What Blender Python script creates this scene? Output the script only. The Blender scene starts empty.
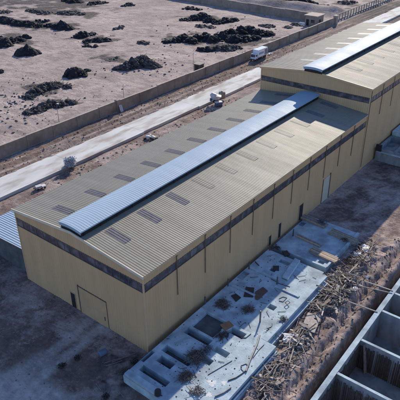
import bpy, math, random
import numpy as np
from mathutils import Vector, Matrix, Euler, noise as mn
random.seed(7); rng = np.random.default_rng(5)
S = bpy.context.scene
COL = S.collection
R = math.radians

# ------------------------------------------------------------------ camera
CAM = np.array([29.381, -28.375, 41.676]); FOC = 541.656
YAW, PIT, ROL = R(38.29444), R(30.14186), R(-0.513)
def cam_axes():
    cy, sy, cp, sp = math.cos(YAW), math.sin(YAW), math.cos(PIT), math.sin(PIT)
    f = np.array([-sy*cp, cy*cp, -sp]); r = np.array([cy, sy, 0]); u = np.cross(r, f)
    cr, sr = math.cos(ROL), math.sin(ROL)
    return cr*r+sr*u, -sr*r+cr*u, f
AR, AU, AF = cam_axes()
def at(px, py, z=0.0):
    """ground survey: where a sight line of the photograph meets the level z"""
    d = AR*(px-200)/FOC + AU*(200-py)/FOC + AF
    t = (z-CAM[2])/d[2]
    return CAM + t*d
cd = bpy.data.cameras.new('camera'); cam = bpy.data.objects.new('camera', cd); COL.objects.link(cam)
M = Matrix(((AR[0], AU[0], -AF[0]), (AR[1], AU[1], -AF[1]), (AR[2], AU[2], -AF[2]))).to_4x4()
M.translation = Vector(CAM); cam.matrix_world = M
cd.sensor_width = 36; cd.lens = FOC/400*36; cd.clip_start = 0.5; cd.clip_end = 6000
S.camera = cam

# ------------------------------------------------------------------ light
SUN = Vector((-0.665, 1.86, 1.0)).normalized()
sl = bpy.data.lights.new('sun', 'SUN'); so = bpy.data.objects.new('sun', sl); COL.objects.link(so)
sl.energy = 4.25; sl.angle = R(0.53); sl.color = (1.0, 0.905, 0.74)
so.rotation_euler = (-SUN).to_track_quat('-Z', 'Y').to_euler(); so.location = (-60, 120, 90)
w = bpy.data.worlds.new('World'); S.world = w; w.use_nodes = True
nt = w.node_tree; bg = nt.nodes['Background']
sk = nt.nodes.new('ShaderNodeTexSky'); sk.sky_type = 'NISHITA'; sk.sun_disc = False
sk.sun_elevation = math.asin(SUN.z); sk.sun_rotation = math.atan2(SUN.x, SUN.y)
sk.dust_density = 0.2; sk.air_density = 1.0; sk.ozone_density = 5.0; sk.altitude = 300
tint = nt.nodes.new('ShaderNodeMix'); tint.data_type = 'RGBA'; tint.blend_type = 'MULTIPLY'; tint.inputs[0].default_value = 1
tint.inputs[7].default_value = (1.08, 1.0, 1.04, 1)
nt.links.new(sk.outputs[0], tint.inputs[6]); nt.links.new(tint.outputs[2], bg.inputs[0]); bg.inputs[1].default_value = 0.14
S.view_settings.view_transform = 'Standard'; S.view_settings.look = 'None'
S.view_settings.exposure = 0.55; S.view_settings.gamma = 1.0; S.view_settings.use_curve_mapping = False
S.render.engine = 'CYCLES'

# ------------------------------------------------------------------ materials
def mat(name, c1, c2=None, scale=1.0, detail=5.0, rough=0.85, metal=0.0, bump=0.0, bscale=None, stretch=(1,1,1), rrange=0.0, spec=0.4, c3=None, scale3=0.15, lo=0.35, hi=0.65, randv=0.0):
    m = bpy.data.materials.new(name); m.use_nodes = True
    n = m.node_tree; p = n.nodes['Principled BSDF']; L = n.links.new
    p.inputs['Roughness'].default_value = rough; p.inputs['Metallic'].default_value = metal
    p.inputs['Specular IOR Level'].default_value = spec
    g = n.nodes.new('ShaderNodeNewGeometry'); mp = n.nodes.new('ShaderNodeMapping'); mp.inputs['Scale'].default_value = stretch
    L(g.outputs['Position'], mp.inputs[0])
    c2 = c2 or tuple(x*0.75 for x in c1)
    nz = n.nodes.new('ShaderNodeTexNoise'); nz.inputs['Scale'].default_value = scale; nz.inputs['Detail'].default_value = detail; nz.inputs['Roughness'].default_value = 0.62
    L(mp.outputs[0], nz.inputs['Vector'])
    rp = n.nodes.new('ShaderNodeMapRange'); rp.inputs[1].default_value = lo; rp.inputs[2].default_value = hi
    L(nz.outputs[0], rp.inputs[0])
    mx = n.nodes.new('ShaderNodeMix'); mx.data_type = 'RGBA'
    mx.inputs[6].default_value = (*c1, 1); mx.inputs[7].default_value = (*c2, 1); L(rp.outputs[0], mx.inputs[0])
    out = mx.outputs[2]
    if c3:
        n3 = n.nodes.new('ShaderNodeTexNoise'); n3.inputs['Scale'].default_value = scale3; n3.inputs['Detail'].default_value = 3
        L(mp.outputs[0], n3.inputs['Vector'])
        r3 = n.nodes.new('ShaderNodeMapRange'); r3.inputs[1].default_value = 0.48; r3.inputs[2].default_value = 0.68; L(n3.outputs[0], r3.inputs[0])
        m3 = n.nodes.new('ShaderNodeMix'); m3.data_type = 'RGBA'; L(out, m3.inputs[6]); m3.inputs[7].default_value = (*c3, 1); L(r3.outputs[0], m3.inputs[0])
        out = m3.outputs[2]
    if randv:
        oi = n.nodes.new('ShaderNodeObjectInfo'); hv = n.nodes.new('ShaderNodeHueSaturation'); mr = n.nodes.new('ShaderNodeMapRange')
        mr.inputs[3].default_value = 1-randv; mr.inputs[4].default_value = 1+randv
        L(oi.outputs['Random'], mr.inputs[0]); L(mr.outputs[0], hv.inputs['Value']); L(out, hv.inputs['Color']); out = hv.outputs[0]
    L(out, p.inputs['Base Color'])
    if rrange:
        rr = n.nodes.new('ShaderNodeMapRange'); rr.inputs[3].default_value = rough-rrange; rr.inputs[4].default_value = rough+rrange
        L(nz.outputs[0], rr.inputs[0]); L(rr.outputs[0], p.inputs['Roughness'])
    if bump:
        nb = n.nodes.new('ShaderNodeTexNoise'); nb.inputs['Scale'].default_value = bscale or scale*3; nb.inputs['Detail'].default_value = 6
        L(mp.outputs[0], nb.inputs['Vector'])
        bp = n.nodes.new('ShaderNodeBump'); bp.inputs['Strength'].default_value = min(1, bump); bp.inputs['Distance'].default_value = 0.1
        L(nb.outputs[0], bp.inputs['Height']); L(bp.outputs[0], p.inputs['Normal'])
    return m

def roof_mat(name, c1, c2, sheet=1.0, rough=0.36, metal=0.25, seam=1.6, spec=0.5, var=0.16):
    """coated steel sheets: every sheet (along y) a slightly different tone, lap lines across the slope, runs of dust"""
    m = bpy.data.materials.new(name); m.use_nodes = True
    n = m.node_tree; p = n.nodes['Principled BSDF']; L = n.links.new
    p.inputs['Metallic'].default_value = metal; p.inputs['Specular IOR Level'].default_value = spec
    g = n.nodes.new('ShaderNodeNewGeometry'); sx = n.nodes.new('ShaderNodeSeparateXYZ'); L(g.outputs['Position'], sx.inputs[0])
    def math_(op, a, b=None):
        q = n.nodes.new('ShaderNodeMath'); q.operation = op
        for i, v in enumerate((a, b)):
            if v is None: continue
            if isinstance(v, (int, float)): q.inputs[i].default_value = v
            else: L(v, q.inputs[i])
        return q.outputs[0]
    sid = math_('FLOOR', math_('DIVIDE', sx.outputs[1], sheet))
    lap = math_('FLOOR', math_('DIVIDE', sx.outputs[0], 5.3))
    wn = n.nodes.new('ShaderNodeTexWhiteNoise'); wn.noise_dimensions = '2D'
    cb = n.nodes.new('ShaderNodeCombineXYZ'); L(sid, cb.inputs[0]); L(lap, cb.inputs[1]); L(cb.outputs[0], wn.inputs['Vector'])
    mp = n.nodes.new('ShaderNodeMapping'); mp.inputs['Scale'].default_value = (0.12, 1.6, 0.3); L(g.outputs['Position'], mp.inputs[0])
    nz = n.nodes.new('ShaderNodeTexNoise'); nz.inputs['Scale'].default_value = 1.0; nz.inputs['Detail'].default_value = 6; nz.inputs['Roughness'].default_value = .65; L(mp.outputs[0], nz.inputs['Vector'])
    big = n.nodes.new('ShaderNodeTexNoise'); big.inputs['Scale'].default_value = 0.35; big.inputs['Detail'].default_value = 5; L(g.outputs['Position'], big.inputs['Vector'])
    f = math_('ADD', math_('MULTIPLY', wn.outputs[0], 0.16), math_('ADD', math_('MULTIPLY', nz.outputs[0], 0.6), math_('MULTIPLY', big.outputs[0], 0.3)))
    mr = n.nodes.new('ShaderNodeMapRange'); mr.inputs[1].default_value = 0.35; mr.inputs[2].default_value = 0.85; L(f, mr.inputs[0])
    mx = n.nodes.new('ShaderNodeMix'); mx.data_type = 'RGBA'; mx.inputs[6].default_value = (*c1, 1); mx.inputs[7].default_value = (*c2, 1); L(mr.outputs[0], mx.inputs[0])
    # fixing rows: thin darker line of screws and laps over each purlin
    fr = math_('FRACT', math_('DIVIDE', sx.outputs[0], seam))
    ln = math_('LESS_THAN', fr, 0.055)
    m2 = n.nodes.new('ShaderNodeMix'); m2.data_type = 'RGBA'; L(math_('MULTIPLY', ln, 0.34), m2.inputs[0]); L(mx.outputs[2], m2.inputs[6]); m2.inputs[7].default_value = (c1[0]*.45, c1[1]*.45, c1[2]*.45, 1)
    L(m2.outputs[2], p.inputs['Base Color'])
    r2 = n.nodes.new('ShaderNodeMapRange'); r2.inputs[1].default_value = .3; r2.inputs[2].default_value = .9; r2.inputs[3].default_value = rough-var*.6; r2.inputs[4].default_value = rough+var; L(f, r2.inputs[0]); L(r2.outputs[0], p.inputs['Roughness'])
    # oil-canning of thin sheet
    nb = n.nodes.new('ShaderNodeTexNoise'); nb.inputs['Scale'].default_value = 0.9; nb.inputs['Detail'].default_value = 3; L(g.outputs['Position'], nb.inputs['Vector'])
    bp = n.nodes.new('ShaderNodeBump'); bp.inputs['Strength'].default_value = .35; bp.inputs['Distance'].default_value = .05; L(nb.outputs[0], bp.inputs['Height']); L(bp.outputs[0], p.inputs['Normal'])
    return m

def wall_mat(name, c1, c2):
    """profiled sheets 1.08 m wide, each its own tone; thin runs of dirt and rust; faded blotches"""
    m = mat(name, c1, c2, scale=.5, stretch=(1, 1, .2), rough=.6, rrange=.08, spec=.25, lo=.3, hi=.75)
    n = m.node_tree; L = n.links.new; p = n.nodes['Principled BSDF']
    col = p.inputs['Base Color'].links[0].from_socket
    g = n.nodes.new('ShaderNodeNewGeometry'); sx = n.nodes.new('ShaderNodeSeparateXYZ'); L(g.outputs['Position'], sx.inputs[0])
    ad = n.nodes.new('ShaderNodeMath'); ad.operation = 'ADD'; L(sx.outputs[0], ad.inputs[0]); L(sx.outputs[1], ad.inputs[1])
    dv = n.nodes.new('ShaderNodeMath'); dv.operation = 'DIVIDE'; L(ad.outputs[0], dv.inputs[0]); dv.inputs[1].default_value = 1.08
    fl = n.nodes.new('ShaderNodeMath'); fl.operation = 'FLOOR'; L(dv.outputs[0], fl.inputs[0])
    wn = n.nodes.new('ShaderNodeTexWhiteNoise'); wn.noise_dimensions = '1D'; L(fl.outputs[0], wn.inputs['W'])
    mr = n.nodes.new('ShaderNodeMapRange'); mr.inputs[3].default_value = .965; mr.inputs[4].default_value = 1.03; L(wn.outputs[0], mr.inputs[0])
    hv = n.nodes.new('ShaderNodeHueSaturation'); L(mr.outputs[0], hv.inputs['Value']); L(col, hv.inputs['Color'])
    mp = n.nodes.new('ShaderNodeMapping'); mp.inputs['Scale'].default_value = (1.6, 1.6, .10); L(g.outputs['Position'], mp.inputs[0])
    nz = n.nodes.new('ShaderNodeTexNoise'); nz.inputs['Scale'].default_value = 1.3; nz.inputs['Detail'].default_value = 6; nz.inputs['Roughness'].default_value = .7; L(mp.outputs[0], nz.inputs[0])
    m2 = n.nodes.new('ShaderNodeMapRange'); m2.inputs[1].default_value = .56; m2.inputs[2].default_value = .78; m2.inputs[4].default_value = .28; L(nz.outputs[0], m2.inputs[0])
    mx = n.nodes.new('ShaderNodeMix'); mx.data_type = 'RGBA'; L(m2.outputs[0], mx.inputs[0]); L(hv.outputs[0], mx.inputs[6]); mx.inputs[7].default_value = (.30, .20, .12, 1)
    L(mx.outputs[2], p.inputs['Base Color'])
    return m
MT = {}
MT['wall'] = wall_mat('tan_cladding', (.56, .37, .20), (.50, .33, .175))
MT['tan_trim'] = mat('tan_trim', (.56, .38, .22), (.50, .34, .195), scale=.8, rough=.5)
MT['cream'] = mat('cream_trim', (.62, .55, .42), (.55, .48, .36), scale=.8, rough=.5)
MT['roof'] = roof_mat('grey_tan_roof', (.265, .243, .195), (.19, .173, .135), rough=.57, metal=.0, spec=.20, seam=.8, var=.05)
MT['roofhigh'] = roof_mat('grey_roof_high', (.20, .185, .16), (.15, .14, .12), rough=.60, metal=.0, spec=.17, var=.05)
MT['vent'] = roof_mat('pale_blue_sheet', (.31, .40, .485), (.255, .335, .42), sheet=2.4, rough=.60, seam=50, metal=.0, spec=.15, var=.08)  # blue base paints in the sky reflected off the vent sheets
MT['shed'] = roof_mat('pale_blue_shed_sheet', (.36, .45, .53), (.30, .385, .46), rough=.55, seam=1.4, metal=0., spec=.3)
MT['band'] = mat('window_band', (.035, .033, .045), (.075, .07, .085), scale=2.2, detail=3, rough=.28, spec=.5, c3=(.16, .15, .16), scale3=.9)
MT['sky_panel'] = mat('rooflight_sheet', (.115, .11, .12), (.16, .15, .155), scale=1.5, rough=.66, spec=.14)
MT['sky_panel_glint'] = mat('rooflight_sheet_glint', (.42, .395, .345), (.36, .34, .31), scale=1.5, rough=.42, spec=.4)  # pale base paints the sun glint on these rooflights
MT['dark'] = mat('dark_opening', (.012, .012, .014), (.02, .02, .022), scale=2, rough=.7)
MT['pipe'] = mat('downpipe_paint', (.115, .085, .06), (.15, .11, .08), scale=2, rough=.6)
MT['door_cream'] = mat('pale_door', (.52, .47, .36), (.46, .42, .33), scale=1, rough=.5)
MT['door_tan'] = mat('tan_door', (.52, .34, .18), (.46, .30, .155), scale=.6, rough=.5)
MT['conc'] = mat('concrete_slab', (.44, .53, .58), (.31, .375, .415), scale=.9, rough=.9, bump=.25, bscale=6, c3=(.23, .27, .31), scale3=.5)
MT['conc_dark'] = mat('concrete_dark', (.11, .115, .12), (.065, .068, .07), scale=.9, rough=.9, bump=.3, bscale=5)  # darkened to paint the shade on the slot floors
MT['conc_road'] = mat('concrete_strip', (.57, .565, .545), (.45, .44, .42), scale=.35, rough=.88, bump=.15, bscale=5, stretch=(1, .3, 1), c3=(.34, .29, .26), scale3=.6)
MT['conc_pit'] = mat('concrete_tank', (.30, .315, .33), (.19, .195, .205), scale=.7, rough=.9, bump=.25, bscale=5, stretch=(1, 1, .4), c3=(.14, .125, .115), scale3=.6)  # base darkened to paint the shade inside the cells
MT['block_wall'] = mat('grey_block_wall', (.34, .27, .215), (.25, .195, .155), scale=.8, rough=.95, bump=.3, bscale=7, c3=(.20, .155, .125), scale3=.25)
MT['coping'] = mat('wall_coping', (.40, .33, .28), (.31, .255, .215), scale=.8, rough=.9)
MT['render'] = mat('buff_render', (.30, .26, .22), (.24, .20, .17), scale=1, rough=.9)
MT['heap'] = mat('dark_spoil', (.012, .013, .017), (.034, .032, .034), scale=1.3, rough=.95, bump=.8, bscale=5, lo=.4, hi=.75)
MT['heap_warm'] = mat('brown_spoil', (.045, .038, .036), (.115, .092, .083), scale=1.0, rough=.95, bump=.8, bscale=5)
MT['rubble'] = mat('mixed_rubble', (.028, .027, .027), (.14, .125, .115), scale=1.1, rough=.95, bump=.8, bscale=5, lo=.42, hi=.72)
MT['stone'] = mat('loose_stone', (.07, .065, .06), (.17, .15, .14), scale=3, rough=.95)
for i, (a, b) in enumerate([((.23, .19, .16), (.14, .115, .10)), ((.33, .285, .25), (.21, .18, .16)), ((.12, .095, .08), (.065, .052, .045)), ((.44, .39, .34), (.29, .25, .22))]):
    MT['wood%d' % i] = mat('weathered_timber', a, b, scale=3, stretch=(1, 1, 1), rough=.85, randv=.25)
MT['wood_litter'] = mat('splintered_timber', (.24, .20, .175), (.07, .058, .052), scale=2.3, rough=.9, lo=.3, hi=.7)
MT['ply'] = mat('orange_plywood', (.32, .155, .075), (.24, .115, .06), scale=2, rough=.7)
MT['ply_dark'] = mat('brown_formply', (.13, .07, .05), (.09, .05, .04), scale=2, rough=.6)
MT['film'] = mat('black_formply', (.022, .02, .022), (.035, .03, .03), scale=2, rough=.5)
MT['rebar'] = mat('rusty_bar', (.085, .055, .042), (.05, .035, .03), scale=4, rough=.8)
MT['oldbar'] = mat('dusty_bar', (.17, .125, .10), (.10, .075, .065), scale=4, rough=.85)
MT['steel'] = mat('dull_steel', (.16, .16, .17), (.11, .11, .12), scale=3, rough=.5, metal=.5)
MT['white'] = mat('white_paint', (.72, .74, .77), (.64, .66, .69), scale=1, rough=.45)
MT['offwhite'] = mat('dusty_white', (.62, .61, .60), (.50, .48, .46), scale=1.5, rough=.6)
MT['sheet'] = mat('white_plastic', (.60, .59, .58), (.42, .41, .40), scale=2, rough=.6)
MT['mixer'] = mat('pale_grey_paint', (.50, .52, .56), (.38, .39, .42), scale=2, rough=.5)
MT['drum'] = mat('concrete_crusted_drum', (.30, .27, .25), (.20, .18, .17), scale=3, rough=.8)
MT['bluepaint'] = mat('blue_paint', (.06, .12, .24), (.05, .09, .18), scale=3, rough=.5)
MT['bluebarrel'] = mat('blue_plastic', (.10, .15, .22), (.08, .12, .18), scale=3, rough=.5)
MT['tyre'] = mat('tyre_rubber', (.02, .02, .02), (.03, .03, .03), scale=4, rough=.9)
MT['glass'] = mat('dark_glass', (.02, .025, .03), (.03, .035, .04), scale=2, rough=.1, spec=.6)
MT['leaf'] = mat('silvery_leaf', (.58, .60, .63), (.38, .41, .44), scale=4, rough=.7)
MT['leaf_dark'] = mat('dry_scrub', (.045, .045, .04), (.075, .07, .055), scale=4, rough=.8)
MT['plaster'] = mat('broken_plaster', (.40, .375, .35), (.26, .235, .215), scale=3, rough=.9)
MT['tanboard'] = mat('sawn_board', (.48, .375, .26), (.36, .275, .19), scale=3, rough=.8, randv=.2)
MT['lime'] = mat('lime_patch', (.66, .66, .65), (.56, .555, .55), scale=2, rough=.9)

# ------------------------------------------------------------------ mesh builder
class MB:
    def __init__(s): s.v = []; s.f = []
    def quad(s, *p):
        i = len(s.v); s.v += [tuple(q) for q in p]; s.f.append(tuple(range(i, i+len(p))))
    def box(s, x0, x1, y0, y1, z0, z1, rot=0, piv=None):
        P = [(x, y, z) for z in (z0, z1) for x, y in ((x0, y0), (x1, y0), (x1, y1), (x0, y1))]
        if rot:
            px, py = piv or ((x0+x1)/2, (y0+y1)/2); c, q = math.cos(rot), math.sin(rot)
            P = [(px+(x-px)*c-(y-py)*q, py+(x-px)*q+(y-py)*c, z) for x, y, z in P]
        i = len(s.v); s.v += P
        s.f += [tuple(i+k for k in f) for f in ((3, 2, 1, 0), (4, 5, 6, 7), (0, 1, 5, 4), (1, 2, 6, 5), (2, 3, 7, 6), (3, 0, 4, 7))]
    def hexa(s, P):
        i = len(s.v); s.v += [tuple(p) for p in P]
        s.f += [tuple(i+k for k in f) for f in ((3, 2, 1, 0), (4, 5, 6, 7), (0, 1, 5, 4), (1, 2, 6, 5), (2, 3, 7, 6), (3, 0, 4, 7))]
    def bar(s, a, b, w_, h):
        a, b = Vector(a), Vector(b); d = (b-a).normalized()
        x = d.cross(Vector((0, 0, 1)));
        if x.length < 1e-3: x = Vector((1, 0, 0))
        x.normalize(); y = x.cross(d)
        P = [q+x*(sx*w_/2)+y*(sy*h/2) for q in (a, b) for sx, sy in ((-1, -1), (1, -1), (1, 1), (-1, 1))]
        s.hexa(P)
    def tube(s, pts, r, n=6, r2=None):
        pts = [Vector(p) for p in pts]; base = len(s.v); m = len(pts)
        for k, p in enumerate(pts):
            d = (pts[min(k+1, m-1)]-pts[max(k-1, 0)]).normalized()
            x = d.cross(Vector((0, 0, 1)))
            if x.length < 1e-3: x = Vector((1, 0, 0))
            x.normalize(); y = d.cross(x)
            rr = r if r2 is None else r+(r2-r)*k/(m-1)
            for j in range(n):
                a = 2*math.pi*j/n; s.v.append(tuple(p+x*(rr*math.cos(a))+y*(rr*math.sin(a))))
        for k in range(m-1):
            for j in range(n):
                a = base+k*n+j; b = base+k*n+(j+1) % n
                s.f.append((a, b, b+n, a+n))
        s.f.append(tuple(base+j for j in range(n))[::-1]); s.f.append(tuple(base+(m-1)*n+j for j in range(n)))
    def lathe(s, prof, c=(0, 0, 0), n=14, axis='z'):
        base = len(s.v); m = len(prof)
        for r_, h in prof:
            for j in range(n):
                a = 2*math.pi*j/n; x, y = r_*math.cos(a), r_*math.sin(a)
                p = (x, y, h) if axis == 'z' else ((x, h, y) if axis == 'y' else (h, x, y))
                s.v.append((c[0]+p[0], c[1]+p[1], c[2]+p[2]))
        for k in range(m-1):
            for j in range(n):
                a = base+k*n+j; b = base+k*n+(j+1) % n
                s.f.append((a, b, b+n, a+n))
        s.f.append(tuple(base+j for j in range(n))[::-1]); s.f.append(tuple(base+(m-1)*n+j for j in range(n)))
    def rock(s, c, r, sq=.7):
        """a jittered, flattened lump (icosahedron)"""
        t = (1+5**.5)/2; base = len(s.v)
        V_ = [(-1, t, 0), (1, t, 0), (-1, -t, 0), (1, -t, 0), (0, -1, t), (0, 1, t), (0, -1, -t), (0, 1, -t), (t, 0, -1), (t, 0, 1), (-t, 0, -1), (-t, 0, 1)]
        e = Euler((random.random()*6, random.random()*6, random.random()*6)).to_matrix()
        sx, sy = random.uniform(.6, 1.3), random.uniform(.6, 1.2)
        for q in V_:
            p = e @ Vector(q)/1.9*r*random.uniform(.75, 1.2)
            s.v.append((c[0]+p.x*sx, c[1]+p.y*sy, c[2]+p.z*sq))
        F_ = [(0,11,5),(0,5,1),(0,1,7),(0,7,10),(0,10,11),(1,5,9),(5,11,4),(11,10,2),(10,7,6),(7,1,8),(3,9,4),(3,4,2),(3,2,6),(3,6,8),(3,8,9),(4,9,5),(2,4,11),(6,2,10),(8,6,7),(9,8,1)]
        s.f += [tuple(base+k for k in f) for f in F_]
    def build(s, name, m, parent=None, local=False, smooth=False, bevel=0):
        me = bpy.data.meshes.new(name)
        off = Vector((0, 0, 0))
        if parent is not None and not local:
            q = parent
            while q: off += Vector(q.location); q = q.parent
        me.from_pydata([(x-off.x, y-off.y, z-off.z) for x, y, z in s.v], [], s.f); me.update()
        me.materials.append(m if not isinstance(m, str) else MT[m])
        o = bpy.data.objects.new(name, me); COL.objects.link(o)
        if parent is not None: o.parent = parent
        if smooth:
            for pl in me.polygons: pl.use_smooth = True
        if bevel:
            b = o.modifiers.new('bevel', 'BEVEL'); b.width = bevel; b.segments = 2; b.limit_method = 'ANGLE'
        return o
def tag(o, label, cat, group=None, kind=None):
    if label: o['label'] = label
    if cat: o['category'] = cat
    if group: o['group'] = group
    if kind: o['kind'] = kind
    return o
def thing(name, label, cat, loc=(0, 0, 0), group=None, rz=0):
    o = bpy.data.objects.new(name, None); COL.objects.link(o); o.location = loc; o.rotation_euler = (0, 0, rz); o.empty_display_size = .3
    return tag(o, label, cat, group)
def dup(root, loc, rz, label=None, group=None):
    r = root.copy(); COL.objects.link(r); r.location = loc; r.rotation_euler = (0, 0, rz)
    if label: r['label'] = label
    if group: r['group'] = group
    for ch in list(root.children):
        c = ch.copy(); COL.objects.link(c); c.parent = r
        for g in ch.children:
            d = g.copy(); COL.objects.link(d); d.parent = c
    return r

# ------------------------------------------------------------------ ground
def sm(a, b, x): t = np.clip((x-a)/(b-a), 0, 1); return t*t*(3-2*t)
def vnoise(x, y, seed=0):
    def h(i, j): 
        n_ = np.sin(i*127.1+j*311.7+seed*74.7)*43758.5453
        return n_-np.floor(n_)
    xi, yi = np.floor(x), np.floor(y); fx, fy = x-xi, y-yi; fx = fx*fx*(3-2*fx); fy = fy*fy*(3-2*fy)
    a, b, c, d = h(xi, yi), h(xi+1, yi), h(xi, yi+1), h(xi+1, yi+1)
    return (a*(1-fx)+b*fx)*(1-fy)+(c*(1-fx)+d*fx)*fy-.5
def fbm(x, y, o=4, seed=0):
    r_ = 0; a = 1
    for k in range(o): r_ = r_+a*vnoise(x*2**k, y*2**k, seed+k); a *= .5
    return r_
PIT_ = (15.95, 31.0, -9.0, 38.0)
def gz(x, y):
    x = np.asarray(x, float); y = np.asarray(y, float)
    z = .10*fbm(x*.5, y*.5, 3, 1)+.05*fbm(x*2.2, y*2.2, 2, 9)
    yard = sm(-52.5, -54, x)
    z = z+yard*(.5*fbm(x*.07, y*.07, 4, 3)+.12*fbm(x*.8, y*.8, 2, 5))
    # wheel ruts of the dirt track between wall and concrete strip
    tr = sm(-52, -51.3, x)*(1-sm(-46.2, -45.2, x))
    z = z+tr*(.16*np.sin((x+.9*vnoise(x*0, y*.06, 4))*3.4)*(.6+vnoise(x*.3, y*.1, 2))+.16*fbm(x*1.3, y*.5, 4, 6))
    # low bank of loose earth beside the strip
    z = z+.50*np.exp(-((x+45.15)/.55)**2)*(1+vnoise(x*1.2, y*.8, 11)*1.6+.5*vnoise(x*.5, y*.17, 12))
    # falls away at the far right
    # spoil ridges and trench along the tank
    a = sm(-9, -6, y)*(1-sm(33, 38, y)); wob = 1.3*vnoise(x*0, y*.22, 8)
    nn = 1+.8*vnoise(x*.8, y*.6, 21)
    z = z+a*(.30*np.exp(-((x-13.25-wob*.4)/.45)**2)*nn+.42*np.exp(-((x-14.75-wob*.3)/.40)**2)*nn-.30*np.exp(-((x-13.95-wob*.35)/.38)**2)+sm(12.5,13,x)*(1-sm(15.2,15.5,x))*(.22*fbm(x*1.6,y*1.3,3,90)+.10*fbm(x*4.5,y*3.1,2,91)))
    z = z+.30*sm(10.4, 11.2, x)*(1-sm(12.6, 13.4, x))*a*(1+2*fbm(x*1.1, y*1.1, 3, 33))
    z = z-a*3.0*sm(15.15, 15.55, x)*(1-sm(31, 32, x))
    pit = (x > 15.9)*(x < 31.2)*(y > -9.2)*(y < 38.2)
    z = np.where(pit, -4.6, z)
    # seat of foundations: keep the ground below the slabs
    sl_ = (x > .3)*(x < 10.3)*(y > -3.9)*(y < 33)
    z = np.where(sl_, np.minimum(z, -.05), z)
    z = z+sm(10.5,11.5,x)*(1-sm(15,15.4,x))*.0
    # humps and banks past the far wall
    z = z+2.2*np.exp(-((y-168-.06*(x+60))/5.0)**2)*sm(-120, -100, x)*(1-sm(-62, -52, x))*(1+.6*vnoise(x*.15, y*.15, 40))
    z = z+sm(175, 240, y)*3*fbm(x*.02, y*.02, 4, 50)
    z = z+1.5*np.exp(-((x+51)/2.5)**2)*sm(160, 170, y)*0
    return z
def axis(pts):
    out = []
    for (a, b, st) in pts:
        n_ = max(1, int(round((b-a)/st))); out += list(np.linspace(a, b, n_, endpoint=False))
    out.append(pts[-1][1]); return np.array(out)
gx = axis([(-2500, -400, 150), (-400, -240, 20), (-240, -110, 1.6), (-110, -53, .7), (-53, -38, .3), (-38, -21, .8), (-21, 10, .42), (10, 17, .2), (17, 60, 2), (60, 400, 30), (400, 2500, 200)])
gy = axis([(-2500, -300, 200), (-300, -40, 20), (-40, -16, 1.5), (-16, 36, .32), (36, 110, .75), (110, 240, 1.3), (240, 420, 12), (420, 3000, 180)])
X, Y = np.meshgrid(gx, gy); Z = gz(X, Y)
NX, NY = len(gx), len(gy)
vs = np.stack([X.ravel(), Y.ravel(), Z.ravel()], 1)
I = np.arange(NX*NY).reshape(NY, NX)
fs = np.stack([I[:-1, :-1].ravel(), I[:-1, 1:].ravel(), I[1:, 1:].ravel(), I[1:, :-1].ravel()], 1)
me = bpy.data.meshes.new('ground'); me.from_pydata(vs.tolist(), [], fs.tolist()); me.update()
for pl in me.polygons: pl.use_smooth = True
# soil kinds: R = brown disturbed soil, G = pale compacted track, B = darker soil, scorched round the heaps
def seg(x, y, P, w_):
    d = np.full(x.shape, 1e9)
    for (a, b) in zip(P[:-1], P[1:]):
        ax, ay, bx, by = a[0], a[1], b[0], b[1]
        t = np.clip(((x-ax)*(bx-ax)+(y-ay)*(by-ay))/((bx-ax)**2+(by-ay)**2), 0, 1)
        d = np.minimum(d, np.hypot(x-ax-t*(bx-ax), y-ay-t*(by-ay)))
    return 1-sm(w_*.45, w_, d)
nz1 = fbm(X*.35, Y*.35, 4, 60); nzl = fbm(X*1.5, Y*.10, 4, 61); nzs = fbm(X*1.2, Y*1.2, 3, 62)
Rm = np.zeros_like(X)
trk = sm(-52.4, -51.8, X)*(1-sm(-45.6, -44.8, X))
Rm = np.maximum(Rm, trk*np.clip(.78+1.5*nzl, 0, 1))
Rm = np.maximum(Rm, sm(-40.2, -39.4, X)*(1-sm(-22, -20, X))*np.clip(.42+.8*nz1+.5*nzl, 0, 1)*(Y < 150))
front = (1-sm(.5, 2, Y))*sm(-60, -30, X)
Rm = np.maximum(Rm, front*np.clip(.50+1.1*nz1+.5*nzs, 0, 1))
Rm = np.maximum(Rm, sm(.2, 1, X)*np.clip(.36+.7*nz1+.5*nzs, 0, 1))
Rm = np.maximum(Rm, sm(100, 150, Y)*sm(-51, -46, X)*np.clip(.6+nz1, 0, 1))
Gm = np.zeros_like(X)
c_ = lambda px, py: tuple(at(px, py)[:2])
wv = .35*fbm(X*.8, Y*.8, 3, 70)
for P, w_, am in (([c_(91, 318), c_(58, 347), c_(34, 364), c_(-30, 392)], .75, .6), ([c_(102, 326), c_(73, 352), c_(48, 372), c_(10, 400)], .75, .7), ([c_(-20, 392), c_(30, 404), c_(80, 440)], 3.4, .75), ([c_(40, 362), c_(10, 385)], 2.0, .5)):
    Gm = np.maximum(Gm, seg(X+wv, Y+wv, P, w_)*am)
Gm = np.clip(Gm*(.95+.6*nzs), 0, 1)
Bm = np.zeros_like(X)
for px, py, w_ in ((5, 20, 5), (22, 22, 5), (40, 26, 5), (62, 26, 4), (205, 40, 6), (235, 40, 8), (185, 40, 5), (215, 20, 6), (55, 100, 3), (40, 90, 3), (96, 40, 5), (112, 58, 3), (8, 40, 5), (24, 2, 12), (60, 4, 12), (75, 12, 7), (45, 10, 6)):
    q = at(px, py); sc = 1.0
    Bm = np.maximum(Bm, (1-sm(.35, 1.0, np.hypot((X-q[0])/1.6, Y-q[1])/(w_*1.25)+1.3*nz1))*.95)
rgt = sm(.5, 2, X)*(1-sm(9.6, 11.5, X+2*nzs))*sm(33, 35, Y)  # mask of darker ground past the far slab
Bm = np.maximum(Bm, rgt*np.clip(.12+.4*nz1+.6*nzs, 0, .42))
Bm = np.maximum(Bm, sm(-4.5, -2, X)*(1-sm(1.5, 3, X))*(1-sm(-2, 0.5, Y))*np.clip(.35+1.1*nzs, 0, 1)*sm(-8, -4, Y))
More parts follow.
